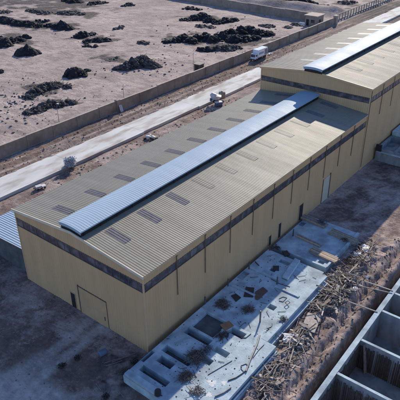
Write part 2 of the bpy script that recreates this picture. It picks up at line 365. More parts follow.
Bm = np.maximum(Bm, sm(155, 160, Y)*np.clip(.1+1.3*fbm(X*.06, Y*.03, 4, 80), 0, .8))
for px, py, w_ in ((300, 3, 9), (268, 4, 6), (330, 7, 5), (385, 8, 5), (345, 4, 5), (395, 3, 6)):
    q = at(px, py)
    Bm = np.maximum(Bm, (1-sm(.4, 1.0, np.hypot((X-q[0])/2.2, Y-q[1])/w_+.8*nz1))*.8)
ca = me.color_attributes.new('soil', 'FLOAT_COLOR', 'POINT')
ca.data.foreach_set('color', np.stack([Rm.ravel(), Gm.ravel(), Bm.ravel(), np.ones(NX*NY)], 1).ravel().astype(np.float32))
def ground_mat():
    m = bpy.data.materials.new('site_soil'); m.use_nodes = True
    n = m.node_tree; p = n.nodes['Principled BSDF']; L = n.links.new
    p.inputs['Roughness'].default_value = .95; p.inputs['Specular IOR Level'].default_value = .15
    g = n.nodes.new('ShaderNodeNewGeometry'); a = n.nodes.new('ShaderNodeVertexColor'); a.layer_name = 'soil'
    sp = n.nodes.new('ShaderNodeSeparateColor'); L(a.outputs[0], sp.inputs[0])
    def nz(sc, d=6, st=None, rg=.6, dist=0):
        q = n.nodes.new('ShaderNodeTexNoise'); q.inputs['Scale'].default_value = sc; q.inputs['Detail'].default_value = d; q.inputs['Roughness'].default_value = rg; q.inputs['Distortion'].default_value = dist
        if st:
            mp = n.nodes.new('ShaderNodeMapping'); mp.inputs['Scale'].default_value = st[0]; mp.inputs['Rotation'].default_value = (0, 0, st[1]); L(g.outputs['Position'], mp.inputs[0]); L(mp.outputs[0], q.inputs[0])
        else: L(g.outputs['Position'], q.inputs[0])
        return q.outputs[0]
    def rng_(x, a_, b_, c_=0., d_=1.):
        q = n.nodes.new('ShaderNodeMapRange'); q.inputs[1].default_value = a_; q.inputs[2].default_value = b_; q.inputs[3].default_value = c_; q.inputs[4].default_value = d_; L(x, q.inputs[0]); return q.outputs[0]
    def mix(f, A, B, bl='MIX'):
        q = n.nodes.new('ShaderNodeMix'); q.data_type = 'RGBA'; q.blend_type = bl
        if isinstance(f, float): q.inputs[0].default_value = f
        else: L(f, q.inputs[0])
        for i, v in ((6, A), (7, B)):
            if isinstance(v, tuple): q.inputs[i].default_value = (*v, 1)
            else: L(v, q.inputs[i])
        return q.outputs[2]
    def mul(x, k):
        q = n.nodes.new('ShaderNodeMath'); q.operation = 'MULTIPLY'; L(x, q.inputs[0])
        if isinstance(k, float): q.inputs[1].default_value = k
        else: L(k, q.inputs[1])
        return q.outputs[0]
    base = mix(rng_(nz(.05, 5), .38, .62), (.47, .375, .335), (.335, .268, .242))
    base = mix(mul(rng_(nz(.28, 7), .46, .66), .85), base, (.23, .184, .168))
    base = mix(mul(rng_(nz(1.0, 6, ((.10, .34, .2), .35), .65, 2.2), .5, .66), .85), base, (.225, .176, .158))      # wheel marks dragged across the yard
    base = mix(mul(rng_(nz(1.0, 6, ((.10, .45, .2), -.6), .65, 2.4), .52, .70), .6), base, (.50, .41, .37))
    base = mix(mul(rng_(nz(2.6, 6), .50, .68), .7), base, (.165, .132, .12))
    brown = mix(rng_(nz(.8, 7), .35, .68), (.20, .143, .118), (.10, .072, .06))
    brown = mix(mul(rng_(nz(3.2, 5), .5, .75), .6), brown, (.29, .225, .195))
    col = mix(rng_(mul(sp.outputs[0], rng_(nz(2.2, 8, None, .7), .3, .7, .35, 1.75)), .15, .8), base, brown)
    col = mix(mul(sp.outputs[1], rng_(nz(1.6, 8, None, .7), .3, .65, .35, 1.1)), col, mix(rng_(nz(1.5, 6), .35, .7), (.58, .53, .50), (.42, .375, .35)))
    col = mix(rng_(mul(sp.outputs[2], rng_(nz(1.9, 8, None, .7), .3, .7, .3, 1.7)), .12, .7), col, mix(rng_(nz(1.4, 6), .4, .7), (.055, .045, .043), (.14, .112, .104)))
    L(col, p.inputs['Base Color'])
    bp = n.nodes.new('ShaderNodeBump'); bp.inputs['Strength'].default_value = .75; bp.inputs['Distance'].default_value = .22; L(nz(1.7, 9, None, .68), bp.inputs['Height'])
    b2 = n.nodes.new('ShaderNodeBump'); b2.inputs['Strength'].default_value = .28; b2.inputs['Distance'].default_value = .5; L(nz(1.0, 6, ((.10, .34, .2), .35), .65, 2.2), b2.inputs['Height']); L(bp.outputs[0], b2.inputs['Normal'])
    L(b2.outputs[0], p.inputs['Normal'])
    return m
me.materials.append(ground_mat())
go = bpy.data.objects.new('ground', me); COL.objects.link(go); go['kind'] = 'structure'
def gh(x, y): return float(gz(np.array([x]), np.array([y]))[0])

# concrete strip road (raised slab behind the buildings)
b = MB(); ys = np.arange(-45, 290, 17.3)
for k, (a0, a1) in enumerate(zip(ys[:-1], ys[1:])):
    x0 = -45.05+.12*math.sin(k*1.7); x1 = -39.45+.15*math.sin(k*2.3)
    b.box(x0, x1, a0+.006, a1-.006, -.4, .52)
o = b.build('concrete_road', 'conc_road', bevel=.03); o['kind'] = 'structure'

# ------------------------------------------------------------------ warehouses
def prof(t, per=.33, dep=.035):
    """trapezoid rib stations along a run of length t"""
    out = []; k = 0.0
    while k < t-1e-6:
        for f, d in ((0, 0), (.55, 0), (.66, dep), (.89, dep)):
            if k+f*per < t: out.append((k+f*per, d))
        k += per
    out.append((t, 0)); return out
def corr_wall(b, origin, dirv, nrm, length, zlo, zhi):
    st = prof(length, .36, .03); prev = None
    for t, d in st:
        p = (origin[0]+dirv[0]*t+nrm[0]*d, origin[1]+dirv[1]*t+nrm[1]*d)
        lo, hi = zlo(t), zhi(t)
        cur = ((p[0], p[1], lo), (p[0], p[1], hi))
        if prev: b.quad(prev[0], cur[0], cur[1], prev[1])
        prev = cur
def roof_slope(b, xe, ze, xr, zr, y0, y1, per=.30, dep=.021):
    """ribs run from eave to ridge, stations step along y; sheet has an underside 12 mm below"""
    prev = None
    for t, d in prof(y1-y0, per, dep):
        cur = ((xe, y0+t, ze+d), (xr, y0+t, zr+d), (xe, y0+t, ze-.03), (xr, y0+t, zr-.03))
        if prev:
            q = (prev[0], prev[1], cur[1], cur[0]); b.quad(*(q if xr < xe else q[::-1])) ; b.quad(prev[2], cur[2], cur[3], prev[3]); b.quad(prev[0], cur[0], cur[2], prev[2])
        prev = cur
def ridge_vent(par, xc, y0, y1, zb, half, matname='vent'):
    """curved roof ventilator on the ridge: arched pale sheets over louvred sides painted black for the shadow gap"""
    n_ = 9; ang = [(-1+2*k/(n_-1)) for k in range(n_)]
    zs = lambda u: zb+.60+.17*(1-u*u)
    b = MB(); prev = None
    for t, d in prof(y1-y0, .33, .012):
        cur = [(xc+half*u, y0+t, zs(u)+d) for u in ang]
        if prev:
            for k in range(n_-1): b.quad(prev[k], prev[k+1], cur[k+1], cur[k])
        prev = cur
    for yy in (y0, y1):
        b.quad(*[(xc+half*u, yy, zs(u)) for u in ang], *[(xc+half*u, yy, zs(u)-.10) for u in ang[::-1]])
    for u in (-1, 1):
        b.box(xc+half*u-.02, xc+half*u+.02, y0, y1, zs(1)-.14, zs(1)-.002)
    v = b.build('ridge_vent', matname, par)
    c = MB()
    h2 = half-.22
    sl_ = .101
    for sgn in (-1, 1):
        xx = xc+sgn*h2
        c.box(xx-.03, xx+.03, y0+.12, y1-.12, zb-sl_*h2-.05, zb+.62)
        yy = y0+.5
        while yy < y1-.3:
            c.box(xx+sgn*.032, xx+sgn*.09, yy, yy+.06, zb-sl_*h2, zb+.6); yy += 2.36
    for yy in (y0+.12, y1-.18):
        c.box(xc-h2+.031, xc+h2-.031, yy, yy+.06, zb-sl_*h2, zb+.60)
    e = MB()
    e.quad(*[(xc+half*.97*u, y0+.05, zs(u)-.02) for u in ang], *[(xc+half*.97*u, y0+.05, zs(u)-.40) for u in ang[::-1]])
    e.quad(*[(xc+half*.97*u, y0+.09, zs(u)-.02) for u in ang], *[(xc+half*.97*u, y0+.09, zs(u)-.40) for u in ang[::-1]])
    e.build('end_cap', matname, v)
    c.build('louvre', 'dark', v)  # near-black colour paints the shadow gap under the vent edge
    return v
def band(par, name, origin, dirv, nrm, length, z0, z1, step):
    b = MB(); ox, oy = origin; dx, dy = dirv; nx, ny = nrm
    def bx(bb, t0, t1, d0, d1, a, c):
        P = []
        for z in (a, c):
            for (t, d) in ((t0, d0), (t1, d0), (t1, d1), (t0, d1)): P.append((ox+dx*t+nx*d, oy+dy*t+ny*d, z))
        bb.hexa(P)
    bx(b, 0, length, -.06, -.01, z0, z1)
    o = b.build(name, 'band', par)
    f = MB()
    t = 0; k = 0
    while t < length+.01:
        bx(f, max(0, t-.03), min(length, t+.03), -.008, .022, z0+.001, z1-.001); t += step
    bx(f, 0, length, -.008, .05, z0-.07, z0-.001); bx(f, 0, length, -.008, .05, z1+.001, z1+.06)
    f.build('frame', 'pipe', o)
    return o

W = 20.03; LN = 52.02; RS = .101
def ztop(H, t): return H+RS*(10.015-abs(t-10.015))
# --- low warehouse
wh = thing('warehouse', 'long low tan clad warehouse with window band and curved pale blue ridge vent', 'warehouse', (-10, 26, 0))
b = MB(); corr_wall(b, (-W, 0), (1, 0), (0, -1), W, lambda t: -.3, lambda t: 7.84)
b.build('gable_wall', 'wall', wh)
b = MB(); corr_wall(b, (-W, 0), (1, 0), (0, -1), W, lambda t: 8.96, lambda t: ztop(10, t)-.03)
b.build('gable_wall', 'wall', wh)
b = MB(); corr_wall(b, (0, 0), (0, 1), (1, 0), LN, lambda t: -.3, lambda t: 7.84)
b.build('side_wall', 'wall', wh)
b = MB(); corr_wall(b, (0, 0), (0, 1), (1, 0), LN, lambda t: 8.84, lambda t: 9.93)
b.build('side_wall', 'wall', wh)
b = MB(); corr_wall(b, (-W, LN), (0, -1), (-1, 0), LN, lambda t: -.3, lambda t: 9.9)
b.build('rear_wall', 'wall', wh)
band(wh, 'window_band', (-W+.05, 0), (1, 0), (0, -1), W-.1, 7.91, 8.90, 1.2)
band(wh, 'window_band', (0, .05), (0, 1), (1, 0), LN-.1, 7.91, 8.78, 1.183)
# corner flashing + eave fascia
for x0, x1 in ((-.10, .045), (-W-.045, -W+.10)):
    b = MB(); b.box(x0, x1, -.045, .10, -.25, 9.86); b.build('corner_flashing', 'tan_trim', wh)
b = MB(); b.box(.052, .20, -.1, LN-.02, 9.72, 9.93)
b.build('gutter', 'tan_trim', wh)
ro = MB(); roof_slope(ro, .22, 9.98, -10.015, 11.01, -.12, LN); roof_slope(ro, -W-.22, 9.98, -10.015, 11.01, -.12, LN)
roof = ro.build('roof', 'roof', wh)
b = MB()
for sx in (1, -1):
    xe = -10.015+sx*10.26
    b.hexa([(-10.015, -.22, 10.78), (xe, -.22, 9.75), (xe, -.125, 9.75), (-10.015, -.125, 10.78), (-10.015, -.22, 11.10), (xe, -.22, 10.07), (xe, -.125, 10.07), (-10.015, -.125, 11.10)][::1] if sx > 0 else [(xe, -.22, 9.75), (-10.017, -.22, 10.78), (-10.017, -.125, 10.78), (xe, -.125, 9.75), (xe, -.22, 10.07), (-10.017, -.22, 11.10), (-10.017, -.125, 11.10), (xe, -.125, 10.07)])
b.build('barge_trim', 'cream', roof)
def rooflights(par, xs, ys, zr, mname):
    for xc in xs:
        for y in ys:
            b = MB(); s_ = -1 if xc > -10 else 1
            x0, x1 = xc-1.45, xc+1.45
            zf = lambda x: zr-RS*abs(x+10.015)+.036
            st = prof(1.0, .33, .03); prev = None
            for t, d in st:
                cur = ((x0, y-.5+t, zf(x0)+d), (x1, y-.5+t, zf(x1)+d))
                if prev: b.quad(prev[0], prev[1], cur[1], cur[0])
                prev = cur
            b.quad((x0, y-.5, zf(x0)-.06), (x1, y-.5, zf(x1)-.06), (x1, y-.5, zf(x1)), (x0, y-.5, zf(x0)))
            b.build('rooflight', mname, par)
rooflights(roof, (-14.6,), [2.75+4.78*k for k in range(11)], 11.01, 'sky_panel')
rooflights(roof, (-6.0,), [2.75+4.78*k for k in (0, 1, 2, 9, 10)], 11.01, 'sky_panel')
rooflights(roof, (-6.0,), [2.75+4.78*k for k in (3, 4, 5, 6, 7, 8)], 11.01, 'roof')  # roof colour imitates the glare that hides these rooflights
ridge_vent(wh, -10.015, -.14, LN-.35, 10.98, 1.72)
for k in range(11):
    y = .14+4.72*k if k else .20
    b = MB(); b.box(.055, .12, y-.035, y+.035, 4.5, 9.70); b.box(.05, .17, y-.06, y+.06, 9.5, 9.715)
    if k: b.build('downpipe', 'pipe', wh)
# doors
b = MB(); b.box(-10.15, -5.75, -.075, -.033, .02, 3.72); d = b.build('sliding_door', 'door_tan', wh)
b = MB(); b.box(-10.27, -10.153, -.12, -.032, .0, 3.9); b.box(-10.15, -5.70, -.10, -.032, 3.725, 3.80); b.box(-5.748, -5.70, -.09, -.032, .0, 3.724); b.build('door_frame', 'pipe', d)
b = MB(); b.box(-6.2, -6.12, -.14, -.077, 1.0, 1.5); b.build('handle', 'steel', d)
b = MB(); b.box(-10.12, -5.78, -.095, -.077, 1.80, 1.86); b.box(-7.99, -7.93, -.092, -.077, .05, 1.798); b.box(-7.99, -7.93, -.092, -.077, 1.862, 3.7); b.build('brace', 'tan_trim', d)
b = MB(); b.box(-11.75, -11.0, -.05, -.033, 0, 2.15); d = b.build('door', 'dark', wh)
b = MB(); b.box(-11.81, -11.752, -.07, -.032, 0, 2.2); b.box(-10.998, -10.94, -.07, -.032, 0, 2.2); b.box(-11.752, -10.998, -.07, -.032, 2.152, 2.2); b.build('door_frame', 'tan_trim', d)
b = MB(); b.box(.034, .07, 38.25, 40.35, 0, 4.0); d = b.build('door', 'door_cream', wh)
b = MB(); b.box(.034, .12, 40.352, 40.60, 0, 4.25); b.box(.034, .10, 38.16, 38.248, 0, 4.1); b.build('door_frame', 'pipe', d)
for y0, y1, z0, z1 in ((23.2, 23.8, .45, 1.9), (25.6, 26.25, .4, 2.6), (31.2, 32.3, .4, 2.8)):
    b = MB(); b.box(.034, .06, y0, y1, z0, z1); d = b.build('door', 'dark', wh)
    b = MB(); b.box(.034, .085, y1+.002, y1+.08, z0, z1+.08); b.box(.034, .085, y0-.08, y0-.002, z0, z1+.08); b.build('door_frame', 'tan_trim', d)
# --- tall warehouse
th = thing('warehouse', 'taller tan warehouse with blue and white ridge vent at the end of the low one', 'warehouse', (-10, 74, 0))
TY0, TY1 = 52.06, 95.4; TX = .10; TW = W+.2; TH = 14.15
zt = lambda t: TH+RS*(10.115-abs(t-10.115))
b = MB(); corr_wall(b, (-W-.1, TY0), (1, 0), (0, -1), TW, lambda t: -.3, lambda t: 11.74); b.build('gable_wall', 'wall', th)
b = MB(); corr_wall(b, (-W-.1, TY0), (1, 0), (0, -1), TW, lambda t: 12.66, lambda t: zt(t)-.03); b.build('gable_wall', 'wall', th)
b = MB(); corr_wall(b, (TX, TY0), (0, 1), (1, 0), TY1-TY0, lambda t: -2, lambda t: 11.74); b.build('side_wall', 'wall', th)
b = MB(); corr_wall(b, (TX, TY0), (0, 1), (1, 0), TY1-TY0, lambda t: 12.66, lambda t: 14.08); b.build('side_wall', 'wall', th)
b = MB(); corr_wall(b, (-W-.1, TY1), (0, -1), (-1, 0), TY1-TY0, lambda t: -.3, lambda t: 14.05)
corr_wall(b, (TX, TY1), (-1, 0), (0, 1), TW, lambda t: -.3, lambda t: zt(t)-.03); b.build('rear_wall', 'wall', th)
band(th, 'window_band', (-W-.05, TY0), (1, 0), (0, -1), TW-.1, 11.81, 12.60, 1.2)
band(th, 'window_band', (TX, TY0+.05), (0, 1), (1, 0), TY1-TY0-.1, 11.81, 12.60, 1.2)
for x0, x1 in ((TX-.1, TX+.045), (-W-.145, -W)):
    b = MB(); b.box(x0, x1, TY0-.045, TY0+.1, -.3, 14.0); b.build('corner_flashing', 'tan_trim', th)
b = MB(); b.box(TX+.052, TX+.2, TY0-.1, TY1, 13.86, 14.08); b.build('gutter', 'tan_trim', th)
ro = MB(); roof_slope(ro, TX+.22, 14.13, -10.015, 15.17, TY0-.12, TY1+.1); roof_slope(ro, -W-.32, 14.13, -10.015, 15.17, TY0-.12, TY1+.1)
troof = ro.build('roof', 'roofhigh', th)
b = MB()
for (xa, za, xb, zb_) in ((-10.015, 15.0, TX+.24, 13.97), (-W-.34, 13.97, -10.017, 15.0)):
    b.hexa([(xa, TY0-.2, za-.1), (xb, TY0-.2, zb_-.1), (xb, TY0-.125, zb_-.1), (xa, TY0-.125, za-.1), (xa, TY0-.2, za+.22), (xb, TY0-.2, zb_+.22), (xb, TY0-.125, zb_+.22), (xa, TY0-.125, za+.22)])
b.build('barge_trim', 'tan_trim', troof)
rooflights(troof, (-14.5,), [58.6+4.87*k for k in range(8)], 15.17, 'sky_panel_glint')
rooflights(troof, (-6.0,), [58.6+4.87*k for k in range(8)], 15.17, 'roofhigh')  # coloured like the roof to paint the glare they vanish in
ridge_vent(th, -10.015, TY0-.5, TY1-.2, 15.14, 1.75)
for k in range(9):
    y = TY0+.16+4.8*k
    b = MB(); b.box(TX+.055, TX+.12, y-.035, y+.035, .6 if k == 0 else 8.5, 13.84); b.build('downpipe', 'pipe', th)

# --- lean-to on the left
sh = thing('lean_to_shed', 'low lean-to with pale blue corrugated roof against the warehouse side', 'shed', (-25, 10, 0))
b = MB(); prev = None
for t, d in prof(34, .36, .05):
    y = .35+t; cur = ((-30.2, y, 3.42+d), (-20.12, y, 3.98+d), (-30.2, y, 3.39), (-20.12, y, 3.95))
    if prev: b.quad(prev[0], prev[1], cur[1], cur[0]); b.quad(prev[2], cur[2], cur[3], prev[3]); b.quad(prev[0], cur[0], cur[2], prev[2])
    prev = cur
b.build('roof', 'shed', sh)
b = MB(); b.box(-30, -20.14, .7, .9, -.2, 3.36); b.box(-30, -29.8, .902, 34, -.2, 3.36); b.build('wall', 'conc_dark', sh)
b = MB(); b.bar((-30.1, .44, 3.31), (-20.14, .44, 3.87), .10, .16); b.build('roof_beam', 'pipe', sh)

# ------------------------------------------------------------------ compound walls, gatehouse, fence, poles
cw = thing('boundary_wall', 'long grey block wall running beside the rutted dirt track', 'wall', (-52.6, 50, 0))
b = MB(); c = MB(); y = -42; k = 0
while y < 150.6:
    y2 = min(y+6.0, 150.8); h = 2.18+.06*math.sin(k*1.9); xo = .05*math.sin(k*.9)
    b.box(-52.75+xo, -52.45+xo, y, y2-.004, -.5, h); c.box(-52.80+xo, -52.40+xo, y, y2-.004, h+.001, h+.09)
    b.box(-52.448+xo, -52.36+xo, y+.02, y+.38, -.5, h-.03)
    y = y2; k += 1
b.build('wall_panel', 'block_wall', cw); c.build('coping', 'coping', cw)
b = MB(); b.box(-53.0, -52.1, 46.9, 47.8, -.4, 2.5); b.build('pier', 'block_wall', cw)
b = MB(); b.box(-53.1, -51.9, 150.85, 152.1, -.4, 2.7); b.box(-53.2, -51.8, 150.75, 152.2, 2.701, 2.85); b.build('pier', 'coping', cw)
fw = thing('boundary_wall', 'far grey block wall closing off the top of the rubble yard', 'wall', (-110, 155, 0))
P0 = Vector((-61, 150.5, 0)); P1 = Vector((-210, 163, 0)); n_ = 26
b = MB(); c = MB()
for k in range(n_):
    a_ = P0.lerp(P1, k/n_); e_ = P0.lerp(P1, (k+1)/n_)
    h = 2.7+.08*math.sin(k*2.1)
    b.bar((a_.x, a_.y, h/2-.4), (e_.x+.003, e_.y, h/2-.4), .3, h+.8); c.bar((a_.x, a_.y, h+.051), (e_.x+.003, e_.y, h+.051), .42, .09)
b.build('wall_panel', 'block_wall', fw); c.build('coping', 'coping', fw)
gt = thing('gatehouse', 'small buff flat roofed guard hut at the corner of the boundary wall', 'hut', (-57.5, 146, 0))
b = MB(); b.box(-60.0, -55.6, 143.6, 148.4, -.3, 3.2); b.build('wall', 'render', gt)
b = MB(); b.box(-60.4, -55.2, 143.2, 148.8, 3.202, 3.5); b.build('roof', 'coping', gt)
b = MB(); b.box(-59.6, -58.6, 143.53, 143.598, .0, 2.1); b.build('door', 'dark', gt)
b = MB(); b.box(-57.8, -56.5, 143.53, 143.598, 1.1, 2.1); b.build('window', 'glass', gt)
b = MB(); b.box(-55.598, -55.54, 145.2, 146.6, 1.1, 2.1); b.build('window', 'glass', gt)
q = at(302.5, 25.5); b = MB()
b.box(-1.1, 1.1, -.5, .5, .25, .95); b.box(-1.1, -.9, -.45, .45, 0, .25); b.box(.9, 1.1, -.45, .45, 0, .25)
bn = thing('water_trough', 'white trough on the ground beside the small guard hut', 'trough', (q[0], q[1], gh(q[0], q[1])))
b.build('tub', 'sheet', bn, local=True); 
b = MB(); b.box(-1.0, 1.0, -.4, .4, .951, .98); b.build('water', 'glass', bn, local=True)
fe = thing('fence', 'long post and rail concrete fence leading away past the guard hut', 'fence', (-54.3, 190, 0))
b = MB(); b.box(-54.5, -54.15, 153.5, 262, -1, .45); b.build('plinth', 'coping', fe)
b = MB(); b.box(-54.45, -54.2, 153.5, 262, 2.0, 2.25); b.build('rail', 'coping', fe)
k = 0; y = 153.6
while y < 262 and k < 46:
    b = MB(); b.box(-54.48, -54.17, y, y+.35, .452, 1.998); b.build('post', 'coping', fe); y += 2.35; k += 1
def pole(px, py, h, label):
    q = at(px, py); z = gh(q[0], q[1])
    t = thing('lamp_post', label, 'lamp post', (q[0], q[1], z), 'slim lamp posts behind the boundary wall')
    b = MB(); b.tube([(0, 0, -.3), (0, 0, h*.5), (0, 0, h)], .055, 8, .035); b.build('post', 'steel', t, local=True)
    b = MB(); b.tube([(0, 0, h-.02), (.25, -.1, h+.12), (.7, -.25, h+.15)], .035, 6); b.build('arm', 'steel', t, local=True)
    b = MB(); b.box(.6, 1.1, -.40, -.15, h+.08, h+.2); b.build('lamp_head', 'offwhite', t, local=True)
pole(59.5, 125, 4.6, 'slim lamp post behind the wall left, nearest to the leafy pale shrub')
pole(124.5, 105, 4.6, 'slim lamp post behind the wall right above the white leaning board')
pole(193.5, 77, 6.0, 'tallest slim lamp post, beside the dark box behind the wall')
q = at(199, 73); t = thing('kiosk', 'small dark box hut tucked behind the boundary wall beside a lamp post', 'hut', (q[0], q[1], gh(q[0], q[1])))
b = MB(); b.box(-.9, .9, -.9, .9, 0, 2.3); b.build('cabin', 'heap_warm', t, local=True)
b = MB(); b.box(-1.15, 1.15, -1.15, 1.15, 2.302, 2.42); b.build('roof', 'render', t, local=True)
b = MB(); b.box(-.4, .4, -.94, -.902, .05, 2.0); b.build('door', 'dark', t, local=True)
t = thing('board', 'white board leaning on the boundary wall pier', 'board', (-51.8, 47.4, 0)); t.scale = (.8, .65, .8)
b = MB(); b.hexa([(.55, -.6, 0), (.60, -.6, 0), (.60, .6, 0), (.55, .6, 0), (-.25, -.45, 1.75), (-.20, -.45, 1.75), (-.20, .75, 1.75), (-.25, .75, 1.75)])
b.build('panel', 'sheet', t, local=True)
b = MB(); b.bar((.6, -.3, .02), (-.1, .3, 1.6), .06, .05); b.build('brace', 'steel', t, local=True)

# ------------------------------------------------------------------ truck on the track
tk = thing('box_truck', 'white box truck parked beside the boundary wall', 'truck', (-50.2, 99.3, .05)); tk.scale = (.72, .68, .76)
def wheel(par, x, y, r=.48, wd=.28):
    b = MB(); b.lathe([(r*.55, -wd/2), (r*.95, -wd/2), (r, -wd*.3), (r, wd*.3), (r*.95, wd/2), (r*.55, wd/2)], (x, y, r), 16, 'x'); wq = b.build('wheel', 'tyre', par, local=True)
    b = MB(); b.lathe([(r*.5, -wd/2-.01), (r*.5, wd/2+.01)], (x, y, r), 12, 'x'); b.build('rim', 'steel', wq, local=True)
b = MB(); b.box(-1.25, 1.25, -2.6, 4.3, 1.0, 3.55); cargo = b.build('cargo_box', 'white', tk, local=True, bevel=.05)
b = MB(); b.box(-1.28, 1.28, -2.62, 4.32, 3.552, 3.62); b.build('roof_cap', 'vent', cargo, local=True)
b = MB()
for y0 in (2.2, 3.3): b.box(1.252, 1.30, y0, y0+.55, 1.25, 3.2)
b.build('side_door', 'dark', cargo, local=True)
b = MB()
for y0 in (-2.0, -1.1, -.2, .7): b.box(1.252, 1.275, y0, y0+.5, 1.9, 2.7)
b.build('panel_mark', 'bluepaint', cargo, local=True)
b = MB(); b.box(-1.0, 1.0, -4.4, 4.2, .62, .92); b.build('chassis', 'steel', tk, local=True)
b = MB(); b.hexa([(-1.1, -4.7, .6), (1.1, -4.7, .6), (1.1, -2.75, .6), (-1.1, -2.75, .6), (-1.02, -4.15, 2.45), (1.02, -4.15, 2.45), (1.02, -2.75, 2.5), (-1.02, -2.75, 2.5)]); cab = b.build('cab', 'white', tk, local=True, bevel=.06)
b = MB(); b.hexa([(-.92, -4.52, 1.45), (.92, -4.52, 1.45), (.92, -4.40, 1.45), (-.92, -4.40, 1.45), (-.88, -4.24, 2.3), (.88, -4.24, 2.3), (.88, -4.12, 2.3), (-.88, -4.12, 2.3)]); b.build('windscreen', 'glass', cab, local=True)
b = MB(); b.box(1.06, 1.10, -4.0, -3.1, 1.5, 2.2); b.build('window', 'glass', cab, local=True)
b = MB(); b.box(-1.12, 1.12, -4.82, -4.68, .45, .78); b.build('bumper', 'steel', cab, local=True)
for sx in (-.8, .8):
    b = MB(); b.box(sx-.15, sx+.15, -4.74, -4.66, .85, 1.02); b.build('headlight', 'sheet', cab, local=True)
for y in (-3.8, 2.0, 3.2):
    for sx in (-.98, .98): wheel(tk, sx, y)
q = at(269.5, 55); t = thing('sandbag', 'pale bag of material lying on the track behind the white truck', 'bag', (q[0], q[1], gh(q[0], q[1])))
b = MB()
for k in range(7): b.rock((random.uniform(-.3, .3), random.uniform(-.5, .5), .28), .5, .7)
b.build('sack', 'offwhite', t, local=True, smooth=True)

# ------------------------------------------------------------------ concrete mixer group on the strip
q = at(215, 102, .52); mx_ = thing('concrete_mixer', 'pale grey concrete mixer with tilted drum standing on the concrete strip', 'mixer', (q[0], q[1], .52), rz=R(35)); mx_.scale = (.72, .72, .72)
b = MB(); b.bar((-1.5, -.55, .55), (1.3, -.55, .55), .14, .16); b.bar((-1.5, .55, .55), (1.3, .55, .55), .14, .16); b.bar((-1.5, -.62, .55), (-1.5, .62, .55), .14, .16); b.bar((1.3, -.62, .55), (1.3, .62, .55), .14, .16)
b.bar((-.5, -.55, .6), (0, -.55, 1.9), .12, .12); b.bar((-.5, .55, .6), (0, .55, 1.9), .12, .12); b.bar((1.3, 0, .55), (2.6, 0, .5), .1, .12); b.build('frame', 'bluepaint', mx_, local=True)
b = MB(); pr = [(.30, -1.3), (.75, -1.2), (1.0, -.5), (1.0, .3), (.55, 1.25), (.48, 1.3)]; b.lathe(pr, (0, 0, 0), 18)
d_ = b.build('drum', 'mixer', mx_, local=True, smooth=True); d_.location = (-.25, 0, 1.75); d_.rotation_euler = (0, R(-50), 0)
b = MB(); b.box(-1.55, -.75, -.5, .5, .65, 1.3); b.build('engine_cover', 'bluepaint', mx_, local=True)
b = MB(); b.hexa([(.5, -.5, .9), (1.1, -.5, .9), (1.1, .5, .9), (.5, .5, .9), (.35, -.95, 2.2), (1.9, -.95, 1.9), (1.9, .95, 1.9), (.35, .95, 2.2)]); b.build('hopper', 'offwhite', mx_, local=True)
for sy in (-.8, .8):
    b = MB(); b.lathe([(.22, -.1), (.42, -.1), (.45, 0), (.42, .1), (.22, .1)], (-.2, sy, .45), 14, 'y'); b.build('wheel', 'tyre', mx_, local=True)
q = at(222, 98, .52); t = thing('water_tank', 'dusty round grey tank on the concrete strip behind the mixer', 'tank', (q[0], q[1], .52)); t.scale = (.8, .8, .75)
b = MB(); b.lathe([(.9, 0), (.95, .1), (.95, 1.7), (.8, 1.95), (.3, 2.05)], n=20); b.build('shell', 'drum', t, local=True, smooth=True)
b = MB(); b.lathe([(.28, 2.05), (.28, 2.18), (.2, 2.2)], n=12); b.build('lid', 'steel', t, local=True)
q = at(218.5, 106); t = thing('generator', 'small white topped generator on the dirt just below the mixer', 'generator', (q[0], q[1], gh(q[0], q[1])), rz=R(60)); t.scale = (.75, .75, .75)
b = MB(); b.box(-1.0, 1.0, -.6, .6, .25, 1.15); b.build('body', 'bluepaint', t, local=True, bevel=.04)
b = MB(); b.box(-1.05, 1.05, -.65, .65, 1.152, 1.35); b.build('hood', 'sheet', t, local=True, bevel=.05)
b = MB(); b.box(-1.0, -.8, -.6, .6, 0, .248); b.box(.8, 1.0, -.6, .6, 0, .248); b.build('skid', 'steel', t, local=True)
q = at(41, 188.5); t = thing('trolley', 'small white topped trolley on the dirt below the concrete strip', 'trolley', (q[0], q[1], gh(q[0], q[1])), rz=R(75)); t.scale = (.75, .75, .75)
b = MB(); b.box(-1.1, 1.1, -.55, .55, .45, .62); b.box(-1.1, .2, -.5, .5, .622, .85); b.build('tray', 'sheet', t, local=True, bevel=.03)
b = MB(); b.tube([(1.1, -.4, .6), (1.7, -.4, .95), (1.7, .4, .95), (1.1, .4, .6)], .04); b.build('handle', 'steel', t, local=True)
for sx in (-.8, .7):
    for sy in (-.5, .5):
        b = MB(); b.lathe([(.2, -.06), (.22, 0), (.2, .06)], (sx, sy, .22), 12, 'y'); b.build('wheel', 'tyre', t, local=True)
q = at(150.5, 139); t = thing('paper_sack', 'pale sacks slumped on the dirt midway along the concrete strip', 'sacks', (q[0], q[1], gh(q[0], q[1])))
b = MB()
for k in range(6): b.rock((random.uniform(-.6, .6), random.uniform(-.5, .5), .25+.2*(k % 2)), .45, .6)
b.build('sack', 'offwhite', t, local=True, smooth=True)
b = MB()
for k in range(9): b.rock((random.uniform(-1.0, 1.2), random.uniform(-.9, .8), .12), .35, .6)
b.build('rubble', 'rubble', t, local=True)
